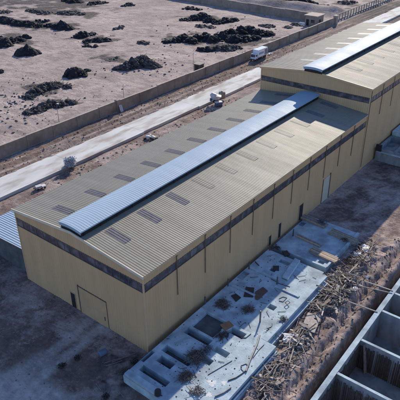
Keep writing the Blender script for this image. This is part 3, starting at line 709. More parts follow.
# pale shrub
def leaf_ball(b, c, rad, n, size):
    for _ in range(n):
        d_ = Vector((random.gauss(0, 1), random.gauss(0, 1), random.gauss(0, 1))).normalized()
        rr = random.random()**.4*(.65+.5*mn.noise(d_*2.1+Vector(c)))
        p = Vector(c)+Vector((d_.x*rad[0], d_.y*rad[1], d_.z*rad[2]))*rr
        e = Euler((random.random()*6, random.random()*6, random.random()*6)).to_matrix(); s_ = size*random.uniform(.6, 1.3)
        b.quad(*[tuple(p+e @ Vector(v_)*s_) for v_ in ((-.5, -.22, 0), (.1, -.35, .08), (.6, 0, 0), (.1, .35, .08), (-.5, .22, 0))])
q = at(71, 168.5); gz0 = gh(q[0], q[1])
t = thing('shrub', 'pale silvery shrub growing at the edge of the concrete strip', 'shrub', (q[0], q[1], gz0))
b = MB()
for k in range(7):
    a_ = k*.9; b.tube([(0, 0, -.1), (.25*math.cos(a_), .25*math.sin(a_), .7), (.75*math.cos(a_), .7*math.sin(a_), 1.7)], .06, 5, .02)
b.build('trunk', 'wood2', t, local=True)
b = MB()
for k in range(9):
    a_ = k*.75; leaf_ball(b, (.62*math.cos(a_), .62*math.sin(a_), 1.25+.55*math.sin(k*2.3)), (.75, .75, .7), 170, .20)
b.build('crown', 'leaf', t, local=True)

# ------------------------------------------------------------------ spoil and rubble heaps
def heap(spots, label, m='heap', rough_=1.0, chunks=10, cs=.5, cat='heap', group=None, sticks=0):
    """spots: (px, py, radius px wide, height m) on the ground; one lumpy heap with loose pieces lying in it"""
    C_ = []
    for px, py, rp, h in spots:
        q = at(px, py); e = at(px+rp, py); r_ = math.hypot(e[0]-q[0], e[1]-q[1]); C_.append((q[0], q[1], r_*1.03, h*.72))
    x0 = min(c[0]-c[2]*1.2 for c in C_); x1 = max(c[0]+c[2]*1.2 for c in C_); y0 = min(c[1]-c[2]*1.2 for c in C_); y1 = max(c[1]+c[2]*1.2 for c in C_)
    st = max(.35, min(.8, max(x1-x0, y1-y0)/70))
    xs = np.arange(x0, x1+st, st); ys_ = np.arange(y0, y1+st, st); XX, YY = np.meshgrid(xs, ys_)
    sd = random.random()*90
    wx = XX+1.2*fbm(XX*.45, YY*.45, 3, sd); wy = YY+1.2*fbm(XX*.45+9, YY*.45, 3, sd)
    H = np.full_like(XX, -1.0)
    for cx, cy, r_, h in C_:
        d_ = np.hypot(wx-cx, wy-cy)/r_
        H = np.maximum(H, .92*h*(1-d_**1.6))
    H = np.maximum(H, -.5)
    H = H*(1+.75*rough_*fbm(XX*.9, YY*.9, 3, sd+3))+(H > -.1)*.30*rough_*fbm(XX*1.7, YY*1.7, 2, sd+7)
    gx_ = gz(XX, YY); Zh = gx_+H-.06
    keep = H > -.12
    b = MB(); idx = -np.ones(XX.shape, int)
    kk = keep.copy(); kk[1:, :] |= keep[:-1, :]; kk[:-1, :] |= keep[1:, :]; kk[:, 1:] |= keep[:, :-1]; kk[:, :-1] |= keep[:, 1:]
    for j in range(XX.shape[0]):
        for i in range(XX.shape[1]):
            if kk[j, i]: idx[j, i] = len(b.v); b.v.append((float(XX[j, i]), float(YY[j, i]), float(Zh[j, i])))
    for j in range(XX.shape[0]-1):
        for i in range(XX.shape[1]-1):
            f = (idx[j, i], idx[j, i+1], idx[j+1, i+1], idx[j+1, i])
            if min(f) >= 0: b.f.append(f)
    for cx, cy, r_, h in C_:
        for _ in range(int(chunks*max(1, r_*.8))):
            a_ = random.random()*6.28; rr = r_*random.random()**.6*1.12
            x, y = cx+rr*math.cos(a_), cy+rr*math.sin(a_)
            zz = max(0, .92*h*(1-(rr/r_)**1.6)); b.rock((x, y, gh(x, y)+zz*.92), cs*random.uniform(.35, 1.5), .75)
        for _ in range(sticks):
            a_ = random.random()*6.28; rr = r_*random.random()**.6
            x, y = cx+rr*math.cos(a_), cy+rr*math.sin(a_); zz = gh(x, y)+max(0, .92*h*(1-(rr/r_)**1.6))+.1
            an = random.random()*3.14; l_ = random.uniform(.5, 1.4); b.bar((x-l_*math.cos(an), y-l_*math.sin(an), zz-.2), (x+l_*math.cos(an), y+l_*math.sin(an), zz+random.uniform(-.1, .5)), .1, .08)
    o = b.build('rubble_heap' if m != 'heap' else 'spoil_heap', m)
    return tag(o, label, cat, group)
G1 = 'dark spoil heaps in the yard'
heap([(27, 53, 10.5, 3.2), (23, 54, 8, 2.6), (32, 54, 8, 2.3), (28, 54, 6, 3.0)], 'steep dark cone of spoil standing alone left of the yard centre', rough_=.75, chunks=22, cs=.4, group=G1)
heap([(75, 75, 9.5, 3.1), (71, 76, 7, 2.5), (79, 75, 7, 2.3), (81, 75, 6, 1.7), (87, 71, 3, .5)], 'smaller dark pointed heap nearest the middle of the yard', rough_=.75, chunks=22, cs=.4, group=G1)
heap([(2, 21, 9, 2.6), (10, 22, 8, 2.3), (18, 24, 8, 2.2), (26, 25, 8, 2.4), (33, 26, 7, 2.0), (40, 27, 6, 1.5), (45, 21, 5, .7), (38, 21, 4, .7)], 'broad dark spoil bank reaching in from the left of the yard', chunks=8, group=G1)
heap([(63, 28, 9, 3.2), (56, 28, 6, 1.8), (69, 29, 5, 1.2)], 'rounded dark heap at the end of the broad spoil bank', group=G1)
heap([(49, 27, 5, 1.5)], 'little dark heap between the broad bank and the rounded heap', group=G1)
heap([(4, 45, 10, 2.8), (12, 42, 7, 2.2), (0, 43, 7, 2.6)], 'wide dark heap below the broad spoil bank', group=G1)
heap([(20, 40, 6, 1.7), (26, 38, 5, 1.9)], 'low dark heap trailing right from the wide one below the bank', group=G1)
heap([(83, 36, 8, 2.5), (77, 37, 5, 1.1), (92, 34, 5, .9)], 'dark peaked heap just above the flat dark spread', group=G1)
heap([(90, 42, 7, 1.0), (98, 41, 8, 1.4), (106, 41, 7, 1.1), (86, 46, 4, .4), (95, 47, 5, .5)], 'flat dark spread of spoil below the peaked heap', group=G1)
heap([(0, 72, 4, .7)], 'tiny dark lump at the left of the yard', group=G1)
G2 = 'mixed rubble heaps in the yard'
heap([(29, 97, 6, .8), (36, 93, 7, 1.6), (43, 89, 7, 1.7), (50, 87, 7, 1.6), (57, 86, 6, 1.2), (67, 87, 4, .7)], 'long ragged rubble heap, upper of the two nearest the dirt track', 'rubble', 1.2, 26, .42, group=G2, sticks=10)
heap([(29, 113, 6, .8), (37, 111, 7, 1.5), (45, 107, 7, 1.7), (52, 105, 7, 1.7), (60, 105, 6, 1.3), (68, 103, 6, 1.1), (73, 103, 4, .6)], 'long ragged rubble heap with pale pieces, lower of the two nearest the dirt track', 'rubble', 1.2, 26, .42, group=G2, sticks=10)
heap([(119, 69, 6, 1.0), (126, 69, 8, 2.2), (134, 67, 9, 3.0), (142, 65, 10, 3.6), (150, 67, 8, 2.4), (156, 67, 5, 1.1)], 'largest lone rubble heap, broad and scrubby, above the boundary wall', 'rubble', 1.2, 34, .5, group=G2, sticks=14)
heap([(118, 29, 5, 1.0), (122, 27, 3, .5)], 'small reddish brown heap near the top of the yard', 'heap_warm', group=G2)
heap([(142, 44, 6, 1.1), (146, 45, 3, .5)], 'small grey brown heap between the lone rubble and the far spread', 'heap_warm', group=G2)
heap([(112, 60, 6, .35), (118, 58, 5, .3)], 'low greyish weedy patch beside the largest lone rubble heap', 'rubble', .8, 6, .25, group=G2)
heap([(129, 5, 6, 1.2), (124, 6, 3, .6)], 'small rubble heap close to the top of the picture', 'rubble', group=G2)
heap([(96, 4, 8, 1.4), (104, 3, 5, .8)], 'flattish dark heap beside the top of the yard', group=G1)
heap([(75, 2, 9, 2.2), (68, 1, 6, 1.2)], 'dark heap cut off by the top of the picture', group=G1)
heap([(38, 12, 8, 1.0), (46, 13, 7, .9), (30, 11, 5, .6)], 'low brown ridge of soil above the broad spoil bank', 'heap_warm', group=G2)
heap([(62, 13, 7, 1.1), (72, 13, 8, 1.1), (82, 14, 5, .7)], 'low brown ridge of soil right of the top left ridge', 'heap_warm', group=G2)
heap([(4, 12, 7, 1.1)], 'low dark mound at the upper left of the yard', 'heap_warm', group=G2)
heap([(190, 9, 7, .7), (197, 10, 5, .6)], 'thin dark heap just below the far boundary wall', group=G1)
heap([(186, 20, 6, .9), (194, 19, 8, 2.0), (202, 18, 9, 2.6), (210, 21, 7, 1.7), (218, 23, 6, 1.3), (226, 21, 7, 1.7), (234, 20, 5, .9)], 'dark knobbly spoil row, upper of the two near the far wall', 'heap', 1.3, 14, .6, group=G1)
heap([(168, 43, 5, .9), (176, 42, 6, 1.5), (184, 40, 8, 2.3), (191, 42, 7, 1.9), (198, 40, 8, 2.3), (206, 39, 8, 2.5), (214, 41, 8, 2.2), (222, 38, 9, 2.6), (231, 35, 9, 2.7), (240, 33, 9, 2.6), (249, 32, 8, 2.3), (258, 34, 8, 2.1), (266, 35, 7, 1.6), (234, 41, 8, 2.2), (245, 40, 7, 1.9), (255, 39, 6, 1.5)], 'largest dark sprawl of spoil, beyond the white truck', 'heap', 1.5, 16, .65, group=G1)
heap([(202, 50, 5, 1.1), (208, 50, 6, 1.4)], 'small dark heap below the left half of the largest sprawl', 'heap', 1.3, 14, .5, group=G1)
heap([(217, 49, 7, 1.5), (226, 49, 8, 1.7), (235, 48, 6, 1.3)], 'grey speckled heap below the middle of the largest sprawl', 'rubble', 1.3, 24, .5, group=G2)
heap([(201, 27, 6, .8)], 'brown heap between the two dark rows near the far wall, left', 'heap_warm', group=G2)
heap([(211, 28, 5, .6)], 'reddish patch of soil between the two dark rows near the far wall', 'heap_warm', group=G2)
heap([(268, 27, 7, .9), (262, 26, 4, .5)], 'grey brown heap at the right tip of the largest sprawl', 'heap_warm', group=G2)
heap([(288, 28, 5, .7)], 'little reddish heap in front of the guard hut, lower one', 'heap_warm', group=G2)
heap([(295, 25, 4, .8)], 'little reddish heap in front of the guard hut, upper one', 'heap_warm', group=G2)
heap([(292, 5, 12, 2.6), (301, 4, 12, 2.8), (310, 4, 8, 1.9)], 'dark bluish spoil mass beyond the far boundary wall', 'heap', group=G1)
heap([(330, 8, 7, 1.1), (324, 8, 6, .9)], 'flat dark mound beyond the guard hut', 'heap_warm', group=G2)
heap([(345, 3, 8, 1.3), (352, 2, 6, 1.0)], 'dark mound beside the start of the fence at the top of the picture', 'heap_warm', group=G2)
# loose stones and clods, uncountable
b = MB()
for _ in range(1500):
    u = random.random()
    if u < .22: q = at(random.gauss(25, 22), random.gauss(103, 11))
    elif u < .32: q = at(random.uniform(0, 300), random.uniform(3, 115))
    elif u < .40: q = at(random.gauss(140, 20), random.gauss(68, 6))
    elif u < .6: q = at(random.gauss(225, 35), random.gauss(42, 10))
    else: q = np.array([random.uniform(-52, -45), random.uniform(5, 120), 0])
    if -53.4 < q[0] < -52 or q[0] > -45.2: continue
    b.rock((q[0], q[1], gh(q[0], q[1])+.03), random.choice((.08, .1, .13, .18, .32 if q[0] < -54 else .14)), .7)
for _ in range(320):
    x = random.uniform(-18, 12.5); y = random.uniform(-14, -.4) if x < .5 else random.uniform(-6, 44)
    if .2 < x < 10.6 and -4.4 < y < 33.6: continue
    b.rock((x, y, gh(x, y)+.02), random.choice((.03, .04, .055, .09)), .6)
for _ in range(350):
    x, y = random.uniform(-38.5, -31), random.uniform(12, 70); b.rock((x, y, gh(x, y)+.02), random.choice((.08, .12, .2)), .7)
for _ in range(420):
    x, y = random.uniform(12.6, 15.1), random.uniform(-6, 36); b.rock((x, y, gh(x, y)+.02), random.choice((.04, .06, .09, .15)), .7)
tag(b.build('loose_stones', 'stone'), 'stones and clods strewn over the yard and bare soil', 'stones', kind='stuff')

# ------------------------------------------------------------------ foundations along the right-hand wall
def slab(b, x0, x1, y0, y1, zb, zt_, holes):
    """plate with rectangular recesses (hx0,hx1,hy0,hy1,floor z), one continuous skin"""
    xs = sorted({x0, x1, *[h[0] for h in holes], *[h[1] for h in holes]}); ys_ = sorted({y0, y1, *[h[2] for h in holes], *[h[3] for h in holes]})
    def lev(i, j):
        if i < 0 or j < 0 or i >= len(xs)-1 or j >= len(ys_)-1: return zb
        cx, cy = (xs[i]+xs[i+1])/2, (ys_[j]+ys_[j+1])/2
        for h in holes:
            if h[0] < cx < h[1] and h[2] < cy < h[3]: return h[4]
        return zt_
    for i in range(len(xs)-1):
        for j in range(len(ys_)-1):
            z = lev(i, j); a0, a1, c0, c1 = xs[i], xs[i+1], ys_[j], ys_[j+1]
            b.quad((a0, c0, z), (a1, c0, z), (a1, c1, z), (a0, c1, z))
            for (di, dj, p, r_) in ((-1, 0, (a0, c1), (a0, c0)), (1, 0, (a1, c0), (a1, c1)), (0, -1, (a0, c0), (a1, c0)), (0, 1, (a1, c1), (a0, c1))):
                z2 = lev(i+di, j+dj)
                if z2 < z: b.quad((p[0], p[1], z2), (r_[0], r_[1], z2), (r_[0], r_[1], z), (p[0], p[1], z))
ZA, ZB, ZC = 1.0, .74, .45
fa = thing('foundation_slab', 'near concrete foundation slab with slots and pits beside the warehouse corner', 'foundation', (5, 2, 0))
b = MB(); slab(b, .75, 10.45, -4.3, 7.9, -.3, ZA, [(1.45, 4.9, -2.9, -2.15, .25), (2.0, 3.85, -1.0, -.1, .05), (1.45, 5.0, .35, 1.35, .2), (1.6, 4.85, 3.7, 4.65, .2), (1.75, 4.6, 4.95, 7.7, .72), (5.3, 7.1, 6.6, 7.55, .2), (5.6, 7.3, 3.5, 4.3, .35), (5.2, 6.6, 1.7, 2.5, .3), (.751, 1.2, -1.9, -.2, .3)])
b.build('slab', 'conc', fa, bevel=.02)
b = MB(); b.box(.9, 4.75, -4.28, -3.62, ZA+.002, ZA+.34); b.build('edge_beam', 'conc', fa, bevel=.03)
b = MB(); b.lathe([(.30, 0), (.30, .5)], (4.95, -3.95, ZA), 16); b.build('pipe_sleeve', 'film', fa)
b = MB(); b.box(10.47, 10.85, -4.3, 7.85, -.2, .42); b.box(10.6, 10.72, -4.3, 7.8, .421, .62); b.build('kerb', 'conc', fa)
b = MB()
for h in ((1.5, 4.85, -2.85, -2.2, .26), (2.05, 3.8, -.95, -.15, .07), (1.5, 4.95, .4, 1.3, .22), (1.65, 4.8, 3.75, 4.6, .22), (5.35, 7.05, 6.65, 7.5, .22)):
    b.quad((h[0], h[2], h[4]), (h[1], h[2], h[4]), (h[1], h[3], h[4]), (h[0], h[3], h[4]))
b.build('slot_shade', 'conc_dark', fa)  # dark sheets paint the shade down in the slots
b = MB(); b.quad((1.8, 5.0, .725), (4.55, 5.0, .725), (4.55, 7.65, .725), (1.8, 7.65, .725)); b.build('dark_bed', 'conc_dark', fa)  # dark sheet laid over the recess floor
fb = thing('foundation_slab', 'middle concrete foundation slab strewn with formwork sheets', 'foundation', (5, 15, 0))
b = MB(); slab(b, .6, 8.55, 7.97, 22.3, -.3, ZB, [(6.4, 7.3, 12.6, 13.4, .1), (3.0, 3.75, 18.6, 19.35, .2), (3.0, 4.4, 20.7, 21.5, .35), (.601, 1.5, 15.0, 16.6, .5)]); b.build('slab', 'conc', fb, bevel=.02)
b = MB(); b.box(8.57, 9.35, 7.97, 21.6, -.2, ZB+.2); b.build('edge_beam', 'conc', fb, bevel=.04)
b = MB(); b.box(9.37, 9.75, 8.0, 21.0, -.2, .45); b.build('kerb', 'conc', fb)
b = MB(); b.hexa([(5.1, 18.2, ZB+.002), (5.9, 18.2, ZB+.002), (5.3, 22.25, ZB+.002), (4.5, 22.25, ZB+.002), (5.1, 18.2, ZB+.4), (5.9, 18.2, ZB+.4), (5.3, 22.25, ZB+.4), (4.5, 22.25, ZB+.4)]); b.build('plinth', 'conc', fb, bevel=.04)
b = MB(); b.box(.9, 4.3, 13.3, 13.6, ZB+.002, ZB+.10); b.box(5.2, 8.4, 16.2, 16.5, ZB+.002, ZB+.12); b.box(.9, 5.0, 17.4, 17.7, ZB+.002, ZB+.1); b.build('plinth', 'conc', fb)
fc = thing('foundation_slab', 'far concrete foundation slab carrying stacks of timber boards', 'foundation', (4, 28, 0))
b = MB(); slab(b, .5, 8.35, 23.3, 33.3, -.9, ZC, [(6.8, 7.6, 24.0, 24.8, .1), (.501, 1.3, 30.2, 31.4, .1)]); b.build('slab', 'conc', fc, bevel=.02)
b = MB(); b.box(.6, 8.3, 23.32, 23.6, ZC+.002, ZC+.25); b.box(8.05, 8.33, 23.62, 33.2, ZC+.002, ZC+.2); b.build('edge_beam', 'conc', fc)
# concrete tanks behind, beside the tall warehouse
tb = thing('foundation_block', 'low rimmed concrete block, nearer of the two beside the tall warehouse', 'foundation', (7, 61, 0))
b = MB(); slab(b, .5, 20, 57.4, 64.3, -2.2, 2.25, [(.9, 3.5, 57.8, 63.9, 1.2), (3.9, 19.6, 57.8, 60.5, 1.5), (3.9, 19.6, 60.9, 63.9, 1.3)]); b.build('tank_wall', 'conc_pit', tb, bevel=.02)
b = MB(); b.box(.7, 20.2, 57.15, 57.395, 1.7, 1.95); b.build('ledge', 'conc', tb)
b = MB(); b.box(.55, 1.5, 57.0, 57.39, 1.96, 3.1); b.build('upstand', 'dark', tb)
tb2 = thing('foundation_block', 'higher smooth topped concrete block, farther one beside the tall warehouse', 'foundation', (7, 72, 0))
b = MB(); slab(b, .5, 20, 64.6, 82, -2.2, 3.0, [(8, 12, 68, 72, 2.3)]); b.build('slab', 'conc', tb2, bevel=.03)

# ------------------------------------------------------------------ open concrete tank, right foreground
pt = thing('concrete_tank', 'deep open concrete tank divided into cells in the right foreground', 'tank', (22, 14, -4))
b = MB(); b.box(16.16, 16.66, -8.8, 37.6, -4.5, .30); b.build('long_wall', 'conc_pit', pt, bevel=.02)
b = MB(); b.box(30.2, 30.7, -8.8, 37.6, -4.5, .30); b.build('long_wall', 'conc_pit', pt)
b = MB(); b.box(16.14, 16.68, -8.8, 37.6, .302, .345); b.build('coping', 'conc', pt)  # added light cap paints the sunlit rim of the long wall
cells = [-8.5, -2.2, 3.5, 9.15, 14.85, 20.5, 24.3, 30.0, 36.5]
for y in cells:
    b = MB(); b.box(16.662, 30.198, y-.14, y+.14, -4.5, .27); b.build('cross_wall', 'conc_pit', pt, bevel=.015)
    b = MB(); b.box(16.70, 30.19, y-.15, y+.15, .272, .30); b.build('coping', 'conc', pt)  # pale strip added as painted sunlight on the cross wall top
b = MB(); b.box(16.663, 30.197, -8.3, 36.3, -4.55, -3.5); 
fl = MB()
for a0, a1 in zip(cells[:-1], cells[1:]): fl.box(16.663, 30.197, a0+.142, a1-.142, -4.5, -3.5)
fl.build('floor', 'conc_pit', pt)
def lining(y, face, zt_, jit, n, m, cover=1.0):
    """rough boards and starter bars standing against one face of a cross wall"""
    b = MB(); x = 16.75
    while x < 29.8:
        w_ = random.uniform(.10, .24)
        if random.random() < cover:
            h = zt_-random.random()*jit
            y0 = y+face*.145; t_ = random.uniform(.03, .075)
            b.box(x, x+w_, min(y0, y0+face*t_), max(y0, y0+face*t_), -3.5, h)
        x += w_+random.uniform(.01, .09)
    b.build('timber_lining', m, pt)
def bars(y, face, z0, z1, step, m='rebar'):
    b = MB(); x = 16.8
    while x < 29.9:
        yy = y+face*random.uniform(.24, .30); dx = random.uniform(-.05, .05)
        b.tube([(x, yy, z0), (x+dx, yy+random.uniform(-.03, .03), random.uniform(z1-.7, z1))], .022, 5); x += step*random.uniform(.7, 1.3)
    b.build('starter_bars', m, pt)['kind'] = 'stuff'
lining(14.85, -1, -.1, .5, 60, 'wood2', .92); lining(9.15, -1, -.25, .6, 60, 'wood2', .88)
bars(14.85, -1, -3.5, .0, .21); bars(9.15, -1, -3.5, -.05, .16, 'wood0'); bars(9.15, -1, -3.5, -.05, .3); bars(3.5, -1, -3.5, -.05, .2)
for ya, yb in ((3.7, 8.8), (9.5, 14.5)):
    b = MB(); y = ya
    while y < yb:
        w_ = random.uniform(.12, .3); b.box(16.665, 16.665+random.uniform(.03, .08), y, y+w_, -3.5, -.2-random.random()*.6); y += w_+random.uniform(.004, .03)
    b.build('timber_lining', 'wood2', pt)
def plank(name, a, c, w_, h, m, label, cat='plank', group=None):
    a = Vector(a); c = Vector(c); mid = (a+c)/2; b = MB(); b.bar(a-mid, c-mid, w_, h)
    o = b.build(name, m); o.location = mid; return tag(o, label, cat, group)
plank('plank', (17.9, 14.3, -3.45), (17.2, 14.62, .1), .38, .05, 'wood0', 'wide brown board leaning in the corner of the timber lined tank cell')
plank('plank', (23.0, 14.0, -3.45), (22.6, 14.60, -.4), .26, .05, 'wood0', 'narrower brown board leaning on the dark lined wall of the tank')
GB = 'poles bridging the trench'
plank('pole', (13.0, 23.9, .55), (16.4, 24.45, .38), .10, .10, 'wood3', 'pale pole bridging the trench, farther one of the crossed pair', 'pole', GB)
plank('pole', (11.2, 22.1, .60), (16.5, 24.0, .36), .10, .10, 'wood1', 'long pale pole bridging the trench, nearer one of the crossed pair', 'pole', GB)
plank('pole', (11.6, 18.9, .75), (16.4, 19.85, .37), .12, .10, 'wood3', 'pale pole bridging the trench beside the middle of the timber heap', 'pole', GB)

# ------------------------------------------------------------------ scrap timber heap
protos = []
for i, (l_, w_, h) in enumerate(((2.4, .07, .04), (3.2, .065, .05), (1.5, .12, .025), (3.9, .075, .065), (2.7, .13, .025), (2.0, .055, .05), (1.5, .26, .02))):
    b = MB(); n_ = 5; sag = random.uniform(-.05, .05)
    for k in range(n_-1):
        b.bar((-l_/2+l_*k/(n_-1), sag*math.sin(math.pi*k/(n_-1)), 0), (-l_/2+l_*(k+1)/(n_-1), sag*math.sin(math.pi*(k+1)/(n_-1)), 0), w_, h)
    for mi in (0, 1, 2, 3):
        me_ = None
        o = b.build('plank', 'wood%d' % mi); protos.append(o.data); bpy.data.objects.remove(o)
ZN = [  # px, py, spread px x/y, heap height, count, share, label
    (362, 254, 9, 9, .8, 44, 'loose grey plank in the top end of the scrap timber heap, by the far slab', 'scrap planks, top end of the heap'),
    (338, 279, 11, 9, 1.0, 74, 'weathered plank in the densest part of the scrap timber heap', 'scrap planks, densest part of the heap'),
    (324, 298, 13, 10, 1.0, 76, 'weathered plank in the middle of the scrap timber heap beside the edge beam', 'scrap planks, middle of the heap'),
    (297, 338, 13, 13, .4, 34, 'loose plank round the white sheet in the scrap timber heap', 'scrap planks round the white sheet'),
    (268, 375, 17, 16, .35, 44, 'loose plank at the near end of the scrap timber heap, by the lit slab', 'scrap planks, near end of the heap')]
def okp(x, y):
    if y < 8.2: return 11.0 < x < 12.9
    if y < 22: return 9.95 < x < 12.9
    return 8.9 < x < 12.8
def rnd_in(z):
    while True:
        q = at(random.gauss(z[0], z[2]*.8), random.gauss(z[1], z[3]*.8), .3)
        if okp(q[0], q[1]): return q
main = {}
litter = MB()
for z in ZN:
    c0 = at(z[0], z[1])
    base_a = random.choice((.2, .5))
    for k in range(z[5]+int(z[5]*1.7)):
        q = rnd_in(z); d_ = max(0, 1-abs(q[0]-11.3)/1.9)
        hz = gh(q[0], q[1])+.06+z[4]*d_*random.random()
        an = random.choice((random.gauss(.45, .45), random.gauss(2.2, .5), random.gauss(.9, .9), random.gauss(1.5, .3)))
        if k < z[5]:
            o = bpy.data.objects.new('plank', random.choice(protos)); COL.objects.link(o); o.location = (q[0], q[1], hz+.04)
            o.rotation_euler = (random.uniform(-.4, .4), random.gauss(0, .12), an); tag(o, z[6], 'plank', z[7])
        else:
            l_ = random.uniform(.25, 1.0); tl = random.gauss(0, .12); w_ = random.choice((.03, .04, .06, .09))
            litter.bar((q[0]-l_*math.cos(an), q[1]-l_*math.sin(an), hz-l_*tl), (q[0]+l_*math.cos(an), q[1]+l_*math.sin(an), hz+l_*tl), w_, .03)
for _ in range(260):
    z = random.choice(ZN); q = rnd_in(z); litter.rock((q[0], q[1], gh(q[0], q[1])+.05), random.uniform(.06, .22), .6)
tag(litter.build('timber_scraps', 'wood_litter'), 'splinters, offcuts and clods filling the scrap timber heap', 'scrap timber', kind='stuff')
def crumple(px, py, z, r_, label, m='sheet', seed=0, h=.25):
    q = at(px, py, z); b = MB(); n_ = 10; random.seed(seed); gz_ = gh(q[0], q[1]); zz = max(z, gz_)
    idx = []
    for j in range(n_):
        for i in range(n_):
            u, v = i/(n_-1)-.5, j/(n_-1)-.5; x = u*r_*1.0+.25*r_*mn.noise((u*3, v*3, seed)); y = v*r_*.7+.25*r_*mn.noise((u*3, v*3, seed+5))
            b.v.append((x, y, .06+h*(mn.noise((u*4, v*4, seed+9))+.55)))
    for j in range(n_-1):
        for i in range(n_-1): a_ = j*n_+i; b.f.append((a_, a_+1, a_+n_+1, a_+n_))
    o = b.build('plastic_sheet', m); o.location = (q[0], q[1], zz+.1); o.rotation_euler = (0, 0, random.random()*3)
    so_ = o.modifiers.new('thickness', 'SOLIDIFY'); so_.thickness = .012
    return tag(o, label, 'sheet', 'crumpled white sheets in the timber heap')
crumple(291, 340, .3, 1.7, 'bright crumpled white sheet lying near the pale board with holes', seed=3)
crumple(366, 250, .3, 1.5, 'crumpled white sheet at the top end of the timber heap', seed=5)
crumple(358, 256, .4, .9, 'small white scrap sheet next to the crumpled one at the top of the heap', seed=8, m='offwhite')
crumple(354, 291, .4, .9, 'white scrap lying on the planks below the top of the heap', seed=11, m='offwhite')
crumple(367, 279, .4, .6, 'tiny white scrap at the end of the trench poles', seed=12)
random.seed(77)
bo = thing('board', 'wide pale board with two dark holes lying in the timber heap', 'board', (*at(311, 326)[:2], .55), rz=R(12))
b = MB(); slab(b, -.75, .75, -1.5, 1.3, 0, .07, [(-.45, -.2, -.9, -.55, .005), (.1, .4, .5, .75, .005)]); b.build('panel', 'wood3', bo, local=True)
b = MB(); b.box(-.44, -.21, -.89, -.56, .006, .012); b.box(.11, .39, .51, .74, .006, .012); b.build('hole', 'dark', bo, local=True)

b = MB()
for _ in range(170):
    z = random.choice(ZN); q = rnd_in(z); b.rock((q[0], q[1], gh(q[0], q[1])+.25*random.random()), random.choice((.08, .12, .2, .32)), .7)
tag(b.build('broken_concrete', 'plaster'), 'pale broken concrete and plaster lumps mixed into the scrap timber heap', 'rubble', kind='stuff')
b = MB()
HOLES = [(1.45, 4.9, -2.9, -2.15), (2.0, 3.85, -1.0, -.1), (1.45, 5.0, .35, 1.35), (1.6, 4.85, 3.7, 4.65), (1.75, 4.6, 4.95, 7.7), (5.3, 7.1, 6.6, 7.55), (5.6, 7.3, 3.5, 4.3), (5.2, 6.6, 1.7, 2.5), (.75, 1.2, -1.9, -.2), (6.4, 7.3, 12.6, 13.4), (3.0, 3.75, 18.6, 19.35), (3.0, 4.4, 20.7, 21.5), (.6, 1.5, 15.0, 16.6), (0, 9, 7.6, 8.2)]
def inhole(x, y, e=.0): return any(h[0]-e < x < h[1]+e and h[2]-e < y < h[3]+e for h in HOLES)
for _ in range(420):
    if random.random() < .6: x, y = random.uniform(.9, 10.3), random.uniform(-4.1, 7.8)
    else: x, y = random.uniform(.8, 8.4), random.uniform(8.1, 22)
    if inhole(x, y, .05): continue
    b.rock((x, y, (ZA if y < 7.9 else ZB)+.01), random.choice((.025, .035, .05, .08)), .6)
for _ in range(60):
    x, y = random.uniform(.9, 8.4), random.uniform(-3.5, 22); z0 = (ZA if y < 7.9 else ZB)+.03; an = random.random()*3.14; l_ = random.uniform(.1, .5)
    if inhole(x, y, .35): continue
    b.bar((x-l_*math.cos(an), y-l_*math.sin(an), z0), (x+l_*math.cos(an), y+l_*math.sin(an), z0+.02), .035, .025)
tag(b.build('slab_litter', 'heap_warm'), 'crumbs and offcuts scattered over the concrete slabs', 'litter', kind='stuff')
# ------------------------------------------------------------------ timber stacks on the far slab
LB = [((314, 221), .0, 5, 'board in the timber stack at the far left of the far slab', 'boards, stack nearest the dark doorway'),
      ((343, 236), .0, 6, 'board in the timber stack at the far right of the far slab', 'boards, stack at the far right of the far slab'),
      ((324, 255), .0, 6, 'board in the large timber stack at the front of the far slab', 'boards, stack at the front of the far slab'),
      ((309, 240), .0, 3, 'board in the thin timber stack in the middle of the far slab', 'boards, thin stack in the middle of the far slab')]
for (pxy, rot, n_, lab, grp) in LB:
    q = at(*pxy, ZC+.2)
    bb = MB(); bb.box(-1.9, 1.9, -.09, .09, -.045, .045); o0 = bb.build('board', 'tanboard'); dm = o0.data; bpy.data.objects.remove(o0)
    bb = MB(); bb.box(-1.9, 1.9, -.09, .09, -.045, .045); o0 = bb.build('board', 'wood1'); dm2 = o0.data; bpy.data.objects.remove(o0)
    tilt = R(-5)
    for lay in range(3 if n_ > 3 else 2):
        for k in range(n_):
            o = bpy.data.objects.new('board', random.choice((dm, dm, dm2))); COL.objects.link(o)
            o.location = (q[0]+random.uniform(-.12, .12), q[1]+(k-(n_-1)/2)*.215+random.uniform(-.012, .012), ZC+.055+lay*.096)
            o.rotation_euler = (0, 0, tilt+random.uniform(-.01, .01)); tag(o, lab, 'board', grp)

# ------------------------------------------------------------------ loose things on the slabs
def sheet(pts, z, th_, name, label, m, cat='sheet'):
    P = [at(x, y, z) for x, y in pts]; b = MB(); n_ = len(P); c_ = sum(P)/n_
    b.v = [(p[0]-c_[0], p[1]-c_[1], 0) for p in P]+[(p[0]-c_[0], p[1]-c_[1], th_) for p in P]
    b.f = [tuple(range(n_))[::-1] if False else tuple(range(n_)), tuple(range(n_, 2*n_))]+[(k, (k+1) % n_, n_+(k+1) % n_, n_+k) for k in range(n_)]
    o = b.build(name, m); o.location = (c_[0], c_[1], z+.004); return tag(o, label, cat)
sheet([(246, 287), (254.3, 288), (253, 297.5), (243.5, 297)], ZB, .05, 'formwork_panel', 'black square formwork panel beside the brown one on the middle slab', 'film', 'panel')
sheet([(255, 292), (263, 287), (268, 291), (258, 300), (255, 299)], ZB+.06, .03, 'plywood_sheet', 'brown plywood sheet overlapping the black panel on the middle slab', 'ply_dark', 'plywood')
sheet([(231, 296), (236, 294), (241, 298), (236, 302)], ZB, .08, 'formwork_panel', 'small black panel near the wall, left of the big black one', 'film', 'panel')
